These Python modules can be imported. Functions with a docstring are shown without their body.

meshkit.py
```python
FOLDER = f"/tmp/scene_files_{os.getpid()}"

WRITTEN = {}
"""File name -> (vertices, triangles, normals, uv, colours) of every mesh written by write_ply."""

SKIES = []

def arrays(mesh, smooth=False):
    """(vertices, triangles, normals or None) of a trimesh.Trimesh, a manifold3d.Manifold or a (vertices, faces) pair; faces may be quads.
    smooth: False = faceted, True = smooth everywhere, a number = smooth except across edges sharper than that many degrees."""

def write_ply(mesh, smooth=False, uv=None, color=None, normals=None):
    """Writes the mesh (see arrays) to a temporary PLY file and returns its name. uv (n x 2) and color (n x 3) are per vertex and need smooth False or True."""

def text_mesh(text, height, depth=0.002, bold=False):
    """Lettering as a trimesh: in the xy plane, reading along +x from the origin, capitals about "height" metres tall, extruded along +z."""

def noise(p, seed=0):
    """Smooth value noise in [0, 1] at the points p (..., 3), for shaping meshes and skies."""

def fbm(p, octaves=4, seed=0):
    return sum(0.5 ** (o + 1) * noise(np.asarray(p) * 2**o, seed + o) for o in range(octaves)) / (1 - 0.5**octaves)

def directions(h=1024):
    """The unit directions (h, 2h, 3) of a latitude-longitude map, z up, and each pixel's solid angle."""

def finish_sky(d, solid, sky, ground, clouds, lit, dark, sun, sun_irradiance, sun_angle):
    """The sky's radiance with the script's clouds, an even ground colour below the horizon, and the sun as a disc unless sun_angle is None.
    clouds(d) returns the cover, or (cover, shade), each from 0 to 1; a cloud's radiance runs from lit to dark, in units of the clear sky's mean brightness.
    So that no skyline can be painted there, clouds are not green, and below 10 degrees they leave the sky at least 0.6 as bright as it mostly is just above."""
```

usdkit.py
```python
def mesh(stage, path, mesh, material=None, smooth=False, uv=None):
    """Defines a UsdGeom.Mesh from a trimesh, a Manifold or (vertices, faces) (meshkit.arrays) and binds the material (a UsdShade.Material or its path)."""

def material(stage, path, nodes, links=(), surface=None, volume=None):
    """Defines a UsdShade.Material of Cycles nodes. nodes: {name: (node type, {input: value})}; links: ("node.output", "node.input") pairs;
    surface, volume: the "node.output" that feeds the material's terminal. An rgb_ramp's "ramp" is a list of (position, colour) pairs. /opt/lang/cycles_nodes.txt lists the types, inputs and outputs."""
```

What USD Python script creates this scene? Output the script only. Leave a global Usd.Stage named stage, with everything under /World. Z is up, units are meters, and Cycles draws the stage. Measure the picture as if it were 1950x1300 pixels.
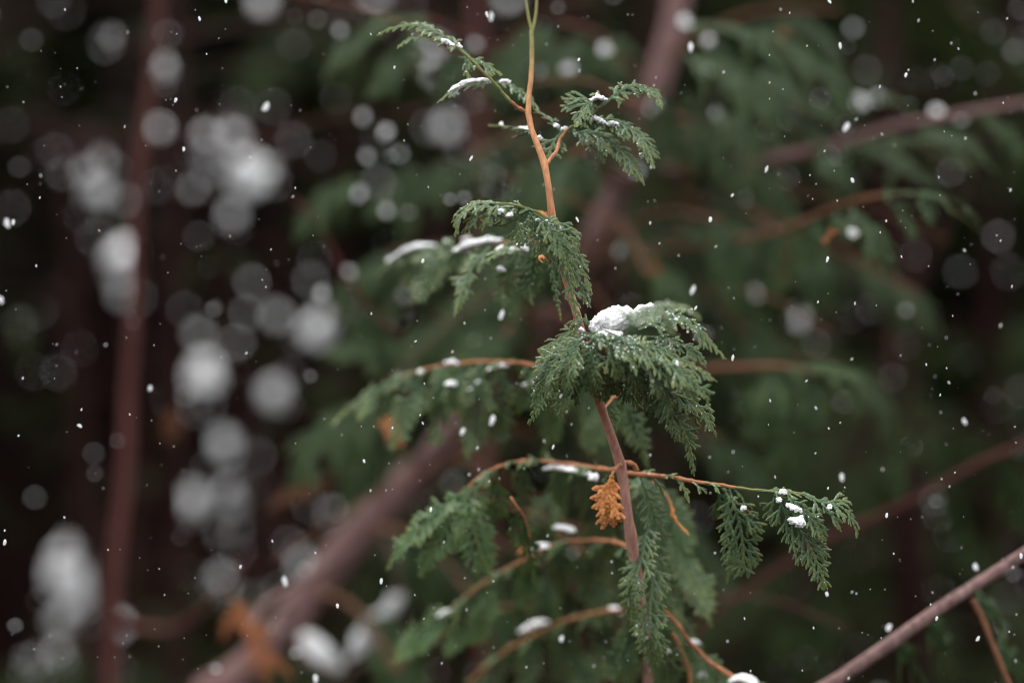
import math, random
import numpy as np, trimesh, manifold3d, usdkit, meshkit
from pxr import Usd, UsdGeom, UsdLux, UsdShade, Gf, Sdf, Vt

stage = Usd.Stage.CreateInMemory()
UsdGeom.SetStageUpAxis(stage, 'Z'); UsdGeom.SetStageMetersPerUnit(stage, 1.0)
UsdGeom.Xform.Define(stage, '/World'); UsdGeom.Scope.Define(stage, '/World/Looks')

# ------------------------------------------------------------------ camera, sky, sun, exposure
CAM_Z, FOCUS, F_MM = 1.35, 0.9425, 58.0
cam = UsdGeom.Camera.Define(stage, '/World/camera')
cam.AddTranslateOp().Set(Gf.Vec3d(0, 0, CAM_Z)); cam.AddRotateXOp().Set(90.0)
cam.CreateFocalLengthAttr(F_MM); cam.CreateHorizontalApertureAttr(36.0); cam.CreateVerticalApertureAttr(24.0)
cam.CreateFStopAttr(2.0); cam.CreateFocusDistanceAttr(FOCUS)
cam.CreateClippingRangeAttr(Gf.Vec2f(0.02, 2000)); cam.CreateExposureAttr(1.12)

SUN_EL, SUN_AZ = math.radians(76), math.radians(300)       # high in the overcast, a little to the left and behind the sapling
SUN_DIR = np.array([math.cos(SUN_EL) * math.sin(SUN_AZ), math.cos(SUN_EL) * math.cos(SUN_AZ), math.sin(SUN_EL)])
sky = UsdLux.DomeLight.Define(stage, '/World/sky')
sky_mat = usdkit.material(stage, '/World/Looks/overcast_sky', {
    'st': ('sky_texture', {'sky_type': 'single_scattering', 'sun_disc': False, 'sun_elevation': SUN_EL, 'sun_rotation': SUN_AZ}),
    'tc': ('texture_coordinate', {}), 'no': ('noise_texture', {'scale': 2.2, 'detail': 5.0, 'roughness': 0.55}),
    'cl': ('rgb_ramp', {'ramp': [(0.3, (7.5, 7.55, 7.7)), (0.7, (9.6, 9.6, 9.6))]}),
    'mx': ('mix', {'fac': 0.9}), 'bg': ('background_shader', {'strength': 0.13})},
    [('tc.generated', 'no.vector'), ('no.fac', 'cl.fac'), ('st.color', 'mx.color1'), ('cl.color', 'mx.color2'), ('mx.color', 'bg.color')], surface='bg.background')
UsdShade.MaterialBindingAPI.Apply(sky.GetPrim()).Bind(sky_mat)
sky.GetPrim().SetCustomDataByKey('kind', 'structure')
sun = UsdLux.DistantLight.Define(stage, '/World/sun')
sun.CreateNormalizeAttr(True); sun.CreateIntensityAttr(0.38); sun.CreateAngleAttr(25.0); sun.CreateColorAttr(Gf.Vec3f(1.0, 0.97, 0.93))
sun.AddRotateZOp().Set(-math.degrees(SUN_AZ)); sun.AddRotateXOp().Set(-(90 - math.degrees(SUN_EL)))

# ------------------------------------------------------------------ helpers
RNG = np.random.default_rng(7)
S0 = 0.3e-3                                                   # metres per photo pixel in the plane of focus
def at(px, py, dist):
    """The world point seen at a photo pixel, dist metres in front of the camera."""
    k = S0 * dist / FOCUS
    return np.array([(px - 975) * k, dist, CAM_Z - (py - 650) * k])
def path3(pts, dz=0.0):
    """(px, py[, metres behind the plane of focus]) -> world points; a missing depth runs on from dz."""
    return np.array([at(p[0], p[1], FOCUS + deep(p[0], p[1], p[2] if len(p) > 2 else dz)) for p in pts])
def deep(px, py, dz):
    """The sapling is not flat: its top and foot stand a little further back than the big spray in its middle."""
    back = .045 * min(max((360 - py) / 360, 0), 1)
    low = .03 * min(max((py - 700) / 200, 0), 1) + .045 * min(max((py - 960) / 340, 0), 1)
    return 1.75 * dz + back + low * (1 - .75 * min(max((px - 1230) / 250, 0), 1))
CAM = np.array([0, 0, CAM_Z])
def unit(v):
    return v / np.maximum(np.linalg.norm(v, axis=-1, keepdims=True), 1e-12)
def curve(ctrl, n):
    """Catmull-Rom through the control points, n samples even in arc length."""
    c = np.asarray(ctrl, float)
    if len(c) == 2:
        return c[0] + (c[1] - c[0]) * np.linspace(0, 1, n)[:, None]
    p = np.vstack([2 * c[0] - c[1], c, 2 * c[-1] - c[-2]]); out = []
    for i in range(len(c) - 1):
        a, b, d, e = p[i:i + 4]; t = np.linspace(0, 1, 14, endpoint=False)[:, None]
        out.append(0.5 * (2 * b + (d - a) * t + (2 * a - 5 * b + 4 * d - e) * t**2 + (3 * b - a - 3 * d + e) * t**3))
    q = np.vstack(out + [c[-1:]])
    s = np.r_[0, np.cumsum(np.linalg.norm(np.diff(q, axis=0), axis=1))]
    u = np.linspace(0, s[-1], n)
    return np.stack([np.interp(u, s, q[:, k]) for k in range(3)], 1)
names = {}
def numbered(path):
    n = names.get(path, 0); names[path] = n + 1
    return path if n == 0 else f'{path}_{n:03d}'
def tag(prim, label=None, cat=None, group=None, kind=None):
    for k, v in (('label', label), ('category', cat), ('group', group), ('kind', kind)):
        if v: prim.SetCustomDataByKey(k, v)
    return prim
def thing(name, label, cat, group=None, loc=(0, 0, 0)):
    x = UsdGeom.Xform.Define(stage, numbered('/World/' + name)); x.AddTranslateOp().Set(Gf.Vec3d(*map(float, loc)))
    p = tag(x.GetPrim(), label, cat, group); ORIGIN[str(p.GetPath())] = np.array(loc, float)
    return p
ORIGIN = {}
def put(name, v, f, mat, parent=None, smooth=False, attr=None, label=None, cat=None, group=None, kind=None):
    """ONE mesh of world-space vertices; it is stored relative to the thing it is part of."""
    base = str(parent.GetPath()) if parent else '/World'
    o = np.zeros(3)
    for k, val in ORIGIN.items():
        if base == k or base.startswith(k + '/'): o = val
    path = numbered(f'{base}/{name}')
    m = usdkit.mesh(stage, path, (np.asarray(v) - o, f), mat, smooth=smooth)
    if attr is not None:
        UsdGeom.PrimvarsAPI(m).CreatePrimvar('tip', Sdf.ValueTypeNames.FloatArray, 'vertex').Set(Vt.FloatArray.FromNumpy(np.asarray(attr, np.float32)))
    return tag(m.GetPrim(), label, cat, group, kind)
class Bag:
    """Collects pieces of one mesh."""
    def __init__(self): self.v, self.f, self.a, self.n = [], [], [], 0
    def add(self, v, f, a=None):
        self.v.append(v); self.f.append(np.asarray(f) + self.n); self.n += len(v)
        self.a.append(np.zeros(len(v)) if a is None else a)
    def get(self): return np.vstack(self.v), np.vstack(self.f), np.concatenate(self.a)
def ring_faces(rings, k, caps=True):
    i = np.arange(rings - 1)[:, None] * k; j = np.arange(k)[None]; jn = (j + 1) % k
    a, b, c, d = i + j, i + jn, i + k + jn, i + k + j
    f = [np.stack([a, b, c], -1).reshape(-1, 3), np.stack([a, c, d], -1).reshape(-1, 3)]
    if caps:
        q = np.arange(1, k - 1)
        f += [np.stack([0 * q, q + 1, q], -1), np.stack([0 * q, q, q + 1], -1) + (rings - 1) * k]
    return np.vstack(f)
def tube(p, r, k=8, rough=0.0, seed=0):
    """Round wood along the polyline p with radius r (scalar or per point)."""
    p = np.asarray(p, float); n = len(p); r = np.broadcast_to(np.asarray(r, float), (n,))
    t = unit(np.gradient(p, axis=0)); up = np.array([0.31, 0.87, 0.38])
    s = unit(np.cross(t, up)); w = np.cross(s, t)
    a = np.arange(k) / k * 2 * math.pi
    rad = np.repeat(r[:, None], k, 1)
    if rough:
        q = p[:, None, :] / max(r.max() * 2.5, 1e-4) + np.stack([np.cos(a), np.sin(a), a * 0], -1)[None] * 1.3
        rad = rad * (1 + rough * (meshkit.noise(q, seed) - 0.5) * 2)
    v = p[:, None] + rad[..., None] * (np.cos(a)[None, :, None] * s[:, None] + np.sin(a)[None, :, None] * w[:, None])
    return v.reshape(-1, 3), ring_faces(n, k)

# ------------------------------------------------------------------ materials
def mat(name, nodes, links, surface='p.BSDF'):
    return usdkit.material(stage, '/World/Looks/' + name, nodes, links, surface=surface)
def foliage(name, deep, mid, tipc, rough=0.42, spec=0.5, scale=90.0):
    return mat(name, {'g': ('geometry', {}), 'n': ('noise_texture', {'scale': scale, 'detail': 3.0}),
        'n2': ('noise_texture', {'scale': scale * 7, 'detail': 2.0}), 'oi': ('object_info', {}),
        'r': ('rgb_ramp', {'ramp': [(0.32, deep), (0.68, mid)]}), 'at': ('attribute', {'attribute': 'tip'}),
        'tm': ('math', {'math_type': 'multiply', 'value2': 1.0}), 'mx': ('mix', {'color2': tipc}),
        'r2': ('rgb_ramp', {'ramp': [(0.35, (0.75, 0.75, 0.75)), (0.65, (1.2, 1.2, 1.2))]}), 'mm': ('mix', {'mix_type': 'multiply', 'fac': 1.0}),
        'n3': ('noise_texture', {'scale': scale * 1.3, 'detail': 4.0, 'roughness': 0.7}), 'r3': ('rgb_ramp', {'ramp': [(0.60, (0, 0, 0)), (0.70, (0.6, 0.6, 0.6))]}), 'br': ('mix', {'color2': (tipc[0] * 0.75, tipc[1] * 0.45, tipc[2] * 0.5)}),
        'p': ('principled_bsdf', {'roughness': rough, 'specular_ior_level': spec}), 'tl': ('translucent_bsdf', {'color': tipc}), 'mc': ('mix_closure', {'fac': 0.12})},
        [('g.position', 'n.vector'), ('g.position', 'n2.vector'), ('n.fac', 'r.fac'), ('r.color', 'mx.color1'), ('at.fac', 'tm.value1'), ('tm.value', 'mx.fac'),
         ('n2.fac', 'r2.fac'), ('g.position', 'n3.vector'), ('n3.fac', 'r3.fac'), ('r3.color', 'br.fac'), ('mx.color', 'br.color1'), ('br.color', 'mm.color1'), ('r2.color', 'mm.color2'), ('mm.color', 'p.base_color'), ('p.BSDF', 'mc.closure1'), ('tl.BSDF', 'mc.closure2')], 'mc.closure')
def bark(name, a, b, scale=(60, 60, 14), rough=0.75, bump=0.4, dist=0.002, spec=0.3):
    return mat(name, {'g': ('geometry', {}), 'm': ('mapping', {'scale': scale}), 'n': ('noise_texture', {'scale': 1.0, 'detail': 5.0, 'roughness': 0.65}),
        'r': ('rgb_ramp', {'ramp': [(0.3, a), (0.7, b)]}), 'b': ('bump', {'strength': bump, 'distance': dist}), 'p': ('principled_bsdf', {'roughness': rough, 'specular_ior_level': spec})},
        [('g.position', 'm.vector'), ('m.vector', 'n.vector'), ('n.fac', 'r.fac'), ('r.color', 'p.base_color'), ('n.fac', 'b.height'), ('b.normal', 'p.normal')])
M = {}
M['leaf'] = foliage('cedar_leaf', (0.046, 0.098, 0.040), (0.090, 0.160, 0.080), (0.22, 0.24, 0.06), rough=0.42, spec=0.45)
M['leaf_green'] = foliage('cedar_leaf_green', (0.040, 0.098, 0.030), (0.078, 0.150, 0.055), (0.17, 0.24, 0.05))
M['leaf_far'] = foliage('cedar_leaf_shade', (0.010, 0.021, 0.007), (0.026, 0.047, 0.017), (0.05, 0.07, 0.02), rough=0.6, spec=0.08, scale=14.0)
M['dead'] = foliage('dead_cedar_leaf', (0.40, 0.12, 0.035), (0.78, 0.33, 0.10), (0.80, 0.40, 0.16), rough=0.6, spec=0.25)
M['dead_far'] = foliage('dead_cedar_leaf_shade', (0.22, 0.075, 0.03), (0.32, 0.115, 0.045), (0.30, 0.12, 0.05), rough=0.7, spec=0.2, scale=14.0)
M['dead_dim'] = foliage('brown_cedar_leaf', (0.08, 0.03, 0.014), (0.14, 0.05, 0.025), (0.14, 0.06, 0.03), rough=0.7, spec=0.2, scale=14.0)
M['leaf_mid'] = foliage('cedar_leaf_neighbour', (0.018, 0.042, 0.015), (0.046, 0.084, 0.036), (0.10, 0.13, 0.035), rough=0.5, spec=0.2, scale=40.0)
M['twig'] = bark('orange_twig_bark', (0.22, 0.085, 0.04), (0.56, 0.24, 0.11), (170, 170, 170), 0.6, 0.5, 0.0008)
M['green_twig'] = bark('green_twig_bark', (0.12, 0.13, 0.03), (0.20, 0.20, 0.06), (300, 300, 300), 0.5, 0.3, 0.0005)
M['dim_twig'] = bark('brown_twig_bark', (0.16, 0.065, 0.035), (0.26, 0.115, 0.065), (120, 120, 120), 0.7, 0.3, 0.001)
M['pink_bark'] = bark('smooth_pink_bark', (0.085, 0.05, 0.045), (0.29, 0.175, 0.165), (240, 240, 90), 0.7, 0.6, 0.0015)
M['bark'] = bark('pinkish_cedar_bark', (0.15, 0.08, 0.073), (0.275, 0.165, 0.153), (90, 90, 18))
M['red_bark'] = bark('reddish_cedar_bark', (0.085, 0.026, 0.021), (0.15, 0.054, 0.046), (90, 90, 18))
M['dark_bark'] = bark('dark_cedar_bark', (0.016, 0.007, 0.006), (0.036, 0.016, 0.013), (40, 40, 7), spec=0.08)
M['stem'] = mat('sapling_stem_bark', {'g': ('geometry', {}), 's': ('separate_xyz', {}), 'mr': ('map_range', {'from_min': 1.10, 'from_max': 1.56, 'clamp': True}),
    'r': ('rgb_ramp', {'ramp': [(0.0, (0.36, 0.195, 0.165)), (0.40, (0.42, 0.21, 0.165)), (0.55, (0.42, 0.18, 0.11)), (0.80, (0.52, 0.23, 0.10)), (0.875, (0.46, 0.22, 0.085)), (0.915, (0.27, 0.20, 0.065)), (0.94, (0.17, 0.17, 0.05)), (1.0, (0.15, 0.17, 0.05))]}),
    'm': ('mapping', {'scale': (500, 500, 120)}), 'n': ('noise_texture', {'scale': 1.0, 'detail': 4.0}), 'r2': ('rgb_ramp', {'ramp': [(0.3, (0.7, 0.7, 0.7)), (0.7, (1.2, 1.2, 1.2))]}),
    'mm': ('mix', {'mix_type': 'multiply', 'fac': 1.0}), 'b': ('bump', {'strength': 0.35, 'distance': 0.0006}), 'p': ('principled_bsdf', {'roughness': 0.55, 'specular_ior_level': 0.35})},
    [('g.position', 's.vector'), ('s.z', 'mr.value'), ('mr.result', 'r.fac'), ('g.position', 'm.vector'), ('m.vector', 'n.vector'), ('n.fac', 'r2.fac'), ('r.color', 'mm.color1'), ('r2.color', 'mm.color2'),
     ('mm.color', 'p.base_color'), ('n.fac', 'b.height'), ('b.normal', 'p.normal')])
M['snow'] = mat('snow', {'g': ('geometry', {}), 'n': ('noise_texture', {'scale': 1500.0, 'detail': 2.0}), 'b': ('bump', {'strength': 0.22, 'distance': 0.0006}),
    'p': ('principled_bsdf', {'base_color': (0.95, 0.955, 0.96), 'roughness': 0.6, 'specular_ior_level': 0.3})},
    [('g.position', 'n.vector'), ('n.fac', 'b.height'), ('b.normal', 'p.normal')])
M['flake'] = mat('snowflake', {'p': ('principled_bsdf', {'base_color': (0.92, 0.93, 0.94), 'roughness': 0.6, 'specular_ior_level': 0.3}), 'tl': ('translucent_bsdf', {'color': (0.92, 0.93, 0.94)}), 'mc': ('mix_closure', {'fac': 0.4}), 'tr': ('transparent_bsdf', {}), 'm2': ('mix_closure', {'fac': 0.48})},
    [('p.BSDF', 'mc.closure1'), ('tl.BSDF', 'mc.closure2'), ('mc.closure', 'm2.closure1'), ('tr.BSDF', 'm2.closure2')], 'm2.closure')
M['litter'] = mat('forest_floor_litter', {'g': ('geometry', {}), 'n': ('noise_texture', {'scale': 9.0, 'detail': 8.0, 'roughness': 0.7}), 'v': ('voronoi_texture', {'scale': 28.0}),
    'r': ('rgb_ramp', {'ramp': [(0.35, (0.004, 0.002, 0.0017)), (0.52, (0.012, 0.005, 0.004)), (0.72, (0.030, 0.013, 0.009))]}),
    'b': ('bump', {'strength': 0.7, 'distance': 0.03}), 'p': ('principled_bsdf', {'roughness': 0.95, 'specular_ior_level': 0.03})},
    [('g.position', 'n.vector'), ('g.position', 'v.vector'), ('n.fac', 'r.fac'), ('r.color', 'p.base_color'), ('v.distance', 'b.height'), ('b.normal', 'p.normal')])

# ------------------------------------------------------------------ fronds: flat sprays of scale-leaved branchlets
def strand(bag, p, w, th, nrm, tip0, tip1, scaly=True, seg=0.0012):
    """One branchlet: a keeled, flattened strand along p, beaded by its pairs of scale leaves, tapering at the tip."""
    L = np.linalg.norm(np.diff(p, axis=0), axis=1).sum()
    if scaly:
        n = int(np.clip(L / seg, 4, 60)); n += n % 2
    else:
        n = 3
    q = np.stack([np.interp(np.linspace(0, 1, n), np.linspace(0, 1, len(p)), p[:, k]) for k in range(3)], 1) if len(p) != n else p
    t = unit(np.gradient(q, axis=0)); s = unit(np.cross(nrm, t)); m = np.cross(t, s)
    u = np.linspace(0, 1, n)
    wid = w * (.8 + .2 * np.minimum(1, u * 2.5)) * np.where(u < 0.86, 1.0, 1 - ((u - 0.86) / 0.14) ** 2 * 0.62)
    if scaly: wid = wid * np.where(np.arange(n) % 2 == 0, 0.76, 1.16)
    wid[0] *= 0.6
    hh = th * wid / w
    v = np.stack([q + s * wid[:, None], q + m * hh[:, None], q - s * wid[:, None], q - m * hh[:, None]], 1).reshape(-1, 3)
    bag.add(v, ring_faces(n, 4), np.repeat(np.clip(tip0 + (tip1 - tip0) * u ** 2, 0, 1), 4))
def bent(base, d, length, toward, bend, sag, n=6):
    u = np.linspace(0, 1, n)[:, None]
    dirs = unit(d + toward * bend * u + np.array([0, 0, -1.0]) * sag * u)
    return np.vstack([base, base + np.cumsum((dirs[1:] + dirs[:-1]) / 2 * length / (n - 1), axis=0)])
def frond(bag, ctrl, hw, nrm, rng, spacing=0.0054, sag=0.25, scaly=True, w=0.00104, start=0.06, tipc=1.0, third=True, one_side=0, fan=1.0):
    """A flat cedar spray along the spine ctrl (world points). hw: half width in metres; nrm: the flat face's normal.
    one_side: +1/-1 makes the branchlets of the other side shorter."""
    n = 40
    sp = curve(ctrl, n); seglen = np.linalg.norm(np.diff(sp, axis=0), axis=1).sum()
    T = unit(np.gradient(sp, axis=0))
    S = unit(np.cross(nrm, T)); N = np.cross(T, S)
    strand(bag, sp, w * 0.95, w * 0.6, nrm, 0.0, tipc * 0.9, scaly, 0.0014)
    s = start * seglen + rng.random() * spacing; side = 1 if rng.random() < .5 else -1
    while s < seglen * 0.97:
        u = s / seglen; i = min(int(u * (n - 1)), n - 2); b = sp[i] + (sp[i + 1] - sp[i]) * (u * (n - 1) - i)
        prof = min(1.0, 0.45 + u / 0.35 * 0.55) * (1 - u ** 1.6) ** 0.85 + 0.06
        ln = hw * prof * rng.uniform(0.72, 1.18)
        if one_side: ln *= 1.0 if side == one_side else 0.5
        th = math.radians(rng.normal(50 - 14 * u, 5)) * fan
        d = math.cos(th) * T[i] + math.sin(th) * side * S[i] + N[i] * rng.normal(0, 0.05)
        ln = ln / max(math.sin(th), .45)
        if rng.random() > 0.05 and ln > 0.0022:
            br = bent(b, d, ln, T[i], 0.5, sag * rng.uniform(.5, 1.4), 7)
            nn = unit(N[i] + rng.normal(0, 0.09, 3))
            strand(bag, br, w * rng.uniform(.9, 1.12), w * 0.42, nn, 0.0, tipc * rng.uniform(.3, 1.0), scaly)
            if ln > 0.007:
                bt = unit(np.gradient(br, axis=0)); k = 0; q = 0.22 * ln + rng.random() * 0.002; sd = side
                while q < ln * 0.94:
                    uu = q / ln; jx = min(int(uu * 6), 5); bb = br[jx] + (br[jx + 1] - br[jx]) * (uu * 6 - jx)
                    l2 = min(0.0110, (ln - q) * 0.70 + 0.0024) * rng.uniform(.7, 1.15) * (1.0 if sd == side else .8)
                    ss = unit(np.cross(nn, bt[jx])); a2 = math.radians(rng.normal(42, 6))
                    d2 = math.cos(a2) * bt[jx] + math.sin(a2) * sd * ss + nn * rng.normal(0, .05)
                    b2 = bent(bb, d2, l2, bt[jx], 0.35, sag * .6, 4)
                    strand(bag, b2, w * rng.uniform(.82, 1.02), w * .40, nn, 0.0, tipc * rng.uniform(.25, 1.0), scaly)
                    if third and l2 > 0.0075:
                        for s3 in (-1, 1):
                            b3 = bent(b2[1] + (b2[2] - b2[1]) * rng.random(), unit(bt[jx] * .8 + .5 * (d2 + s3 * np.cross(nn, d2))), l2 * .45, bt[jx], .2, sag * .4, 4)
                            strand(bag, b3, w * .8, w * .45, nn, 0.0, tipc * .6, scaly)
                    sd = -sd; q += rng.uniform(0.0026, 0.0037)
        side = -side; s += spacing * 0.5 * rng.uniform(.8, 1.25)
def facing(ctrl, roll):
    """A spray's face normal: roll 0 shows the flat face to the camera, 90 shows the edge (the upper face looks up or sideways)."""
    t = unit(ctrl[-1] - ctrl[0]); v = np.array([0.0, -1.0, 0.05]); v = unit(v - t * (v @ t)); s = np.cross(t, v)
    if s[2] < 0: s = -s
    a = math.radians(roll)
    return unit(v * math.cos(a) + s * math.sin(a))
PX = S0                                                       # one photo pixel in the plane of focus
def near_frond(parent, pts, hw, roll=25, dz=0.0, seed=0, m='leaf', name='frond', label=None, **kw):
    c = path3(pts, dz); bag = Bag(); rng = np.random.default_rng(seed + 1000)
    frond(bag, c, hw * PX, facing(c, roll), rng, **kw)
    v, f, a = bag.get(); NEARV.append(v[2::4][::3])
    return put(name, v, f, M[m], parent, attr=a, label=label)
NEARV = []

# ------------------------------------------------------------------ ground
def ground_z(x, y):
    t = np.clip((y - 6.0) / 12.0, 0, 1); bank = 6.5 * t * t * (3 - 2 * t)
    p = np.stack([x * .35, y * .35, np.zeros_like(x)], -1)
    return bank + 0.5 * (meshkit.fbm(p, 4, 3) - 0.5) * np.clip((np.hypot(x, y) - 1.0) / 5, 0, 1) * 1.2
gx = np.unique(np.r_[np.linspace(-700, -25, 14), np.linspace(-25, 25, 126), np.linspace(25, 700, 14)])
gy = np.unique(np.r_[np.linspace(-700, -8, 14), np.linspace(-8, 30, 120), np.linspace(30, 900, 14)])
X, Y = np.meshgrid(gx, gy, indexing='ij')
V = np.stack([X, Y, ground_z(X, Y)], -1).reshape(-1, 3); ny = len(gy)
ii, jj = np.meshgrid(np.arange(len(gx) - 1), np.arange(ny - 1), indexing='ij'); a0 = (ii * ny + jj).ravel()
put('forest_floor', V, np.vstack([np.stack([a0, a0 + ny, a0 + ny + 1], 1), np.stack([a0, a0 + ny + 1, a0 + 1], 1)]), M['litter'], smooth=True, kind='structure')
def gz(x, y): return float(ground_z(np.array([float(x)]), np.array([float(y)]))[0])

# ------------------------------------------------------------------ far and middle cedars
def coarse_spray(rng):
    """The same spray for trees far out of focus: every branchlet one slim leaf-shaped blade."""
    v, f = [], []; side = 1
    def blade(b, e, w, nz=.02):
        d = unit(e - b); s_ = np.cross([0, 0, 1.0], d) * w; n = len(v)
        v.extend([b, b + (e - b) * .55 + s_, e, b + (e - b) * .55 - s_]); f.extend([[n, n + 1, n + 2], [n, n + 2, n + 3]])
    z = lambda u: np.array([u, .05 * math.sin(3 * u), -.22 * u * u])
    for u in np.linspace(.08, .97, 15):
        b = z(u); blade(z(u - .08), z(min(u + .03, 1)), .016)
        ln = .44 * (min(1, .4 + u * 1.8) * (1 - u ** 1.6) + .1) * rng.uniform(.7, 1.2); th = math.radians(rng.normal(48, 6))
        d = unit(np.array([math.cos(th), side * math.sin(th), rng.normal(-.12, .12)])); e = b + d * ln; blade(b, e, .024)
        if ln > .12:
            for k, q in enumerate((.3, .5, .7)):
                d2 = unit(d + (1 if k % 2 else -1) * .75 * np.array([-d[1], d[0], 0])); bb = b + d * ln * q; blade(bb, bb + d2 * ln * .42 * (1.15 - q), .02)
        side = -side
    return np.array(v), np.array(f), np.linspace(0, .5, len(v))
SPRAYS = [coarse_spray(np.random.default_rng(50 + i)) for i in range(6)]
CLEAR = []                                                     # far snow that lies at the outer, open side of its bough: no foliage right in front of it
def add_spray(bag, base, d, up, size, rng, keep=False):
    if CLEAR and not keep:
        q = base + unit(d) * size * .5 - CAM; dist = np.linalg.norm(q); c = CLEAR[0]
        ang = np.linalg.norm(c[:, :3] - q / dist, axis=1)
        if ((np.hypot(c[:, 5] - base[0], c[:, 6] - base[1]) < .22 + .45 * (base[2] - c[:, 7])) & (base[2] > c[:, 7] + .04)).any() and base[2] < c[:, 7].max() + 2.2 and rng.random() < .9: return
        if ((ang < c[:, 4] + size * .42 / dist) & (dist < c[:, 3] + .05)).any() and rng.random() < .88: return
    v, f, a = SPRAYS[rng.integers(len(SPRAYS))]
    x = unit(d); y = unit(np.cross(up, x)); z = np.cross(x, y)
    bag.add(base + size * (v[:, :1] * x + v[:, 1:2] * y + v[:, 2:] * z), f, a)
def bough(bag_leaf, bag_wood, base, az, length, rng, rise=0.15, drop=0.35, density=1.0, size=0.14):
    """One drooping cedar bough: a bent limb with flat sprays along it."""
    d = np.array([math.cos(az), math.sin(az), 0.0])
    u = np.linspace(0, 1, 8)[:, None]
    p = base + d * length * u + np.array([0, 0, 1.0]) * (rise * u - drop * u ** 2) * length
    v, f = tube(p, np.linspace(0.011, 0.003, 8) * (length / 0.8) ** .5, 5); bag_wood.add(v, f)
    side = np.array([-d[1], d[0], 0])
    for k in range(int(length / 0.042 * density)):
        t = rng.uniform(.22, 1.0); q = p[0] * 0 + np.array([np.interp(t, np.linspace(0, 1, 8), p[:, j]) for j in range(3)])
        sd = 1 if k % 2 else -1
        dd = unit(d * rng.uniform(.3, 1.0) + side * sd * rng.uniform(.2, .9) + np.array([0, 0, rng.uniform(-.9, .1)]))
        add_spray(bag_leaf, q, dd, unit(np.array([0, 0, 1.0]) + rng.normal(0, .35, 3)), size * rng.uniform(.7, 1.3), rng)
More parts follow.
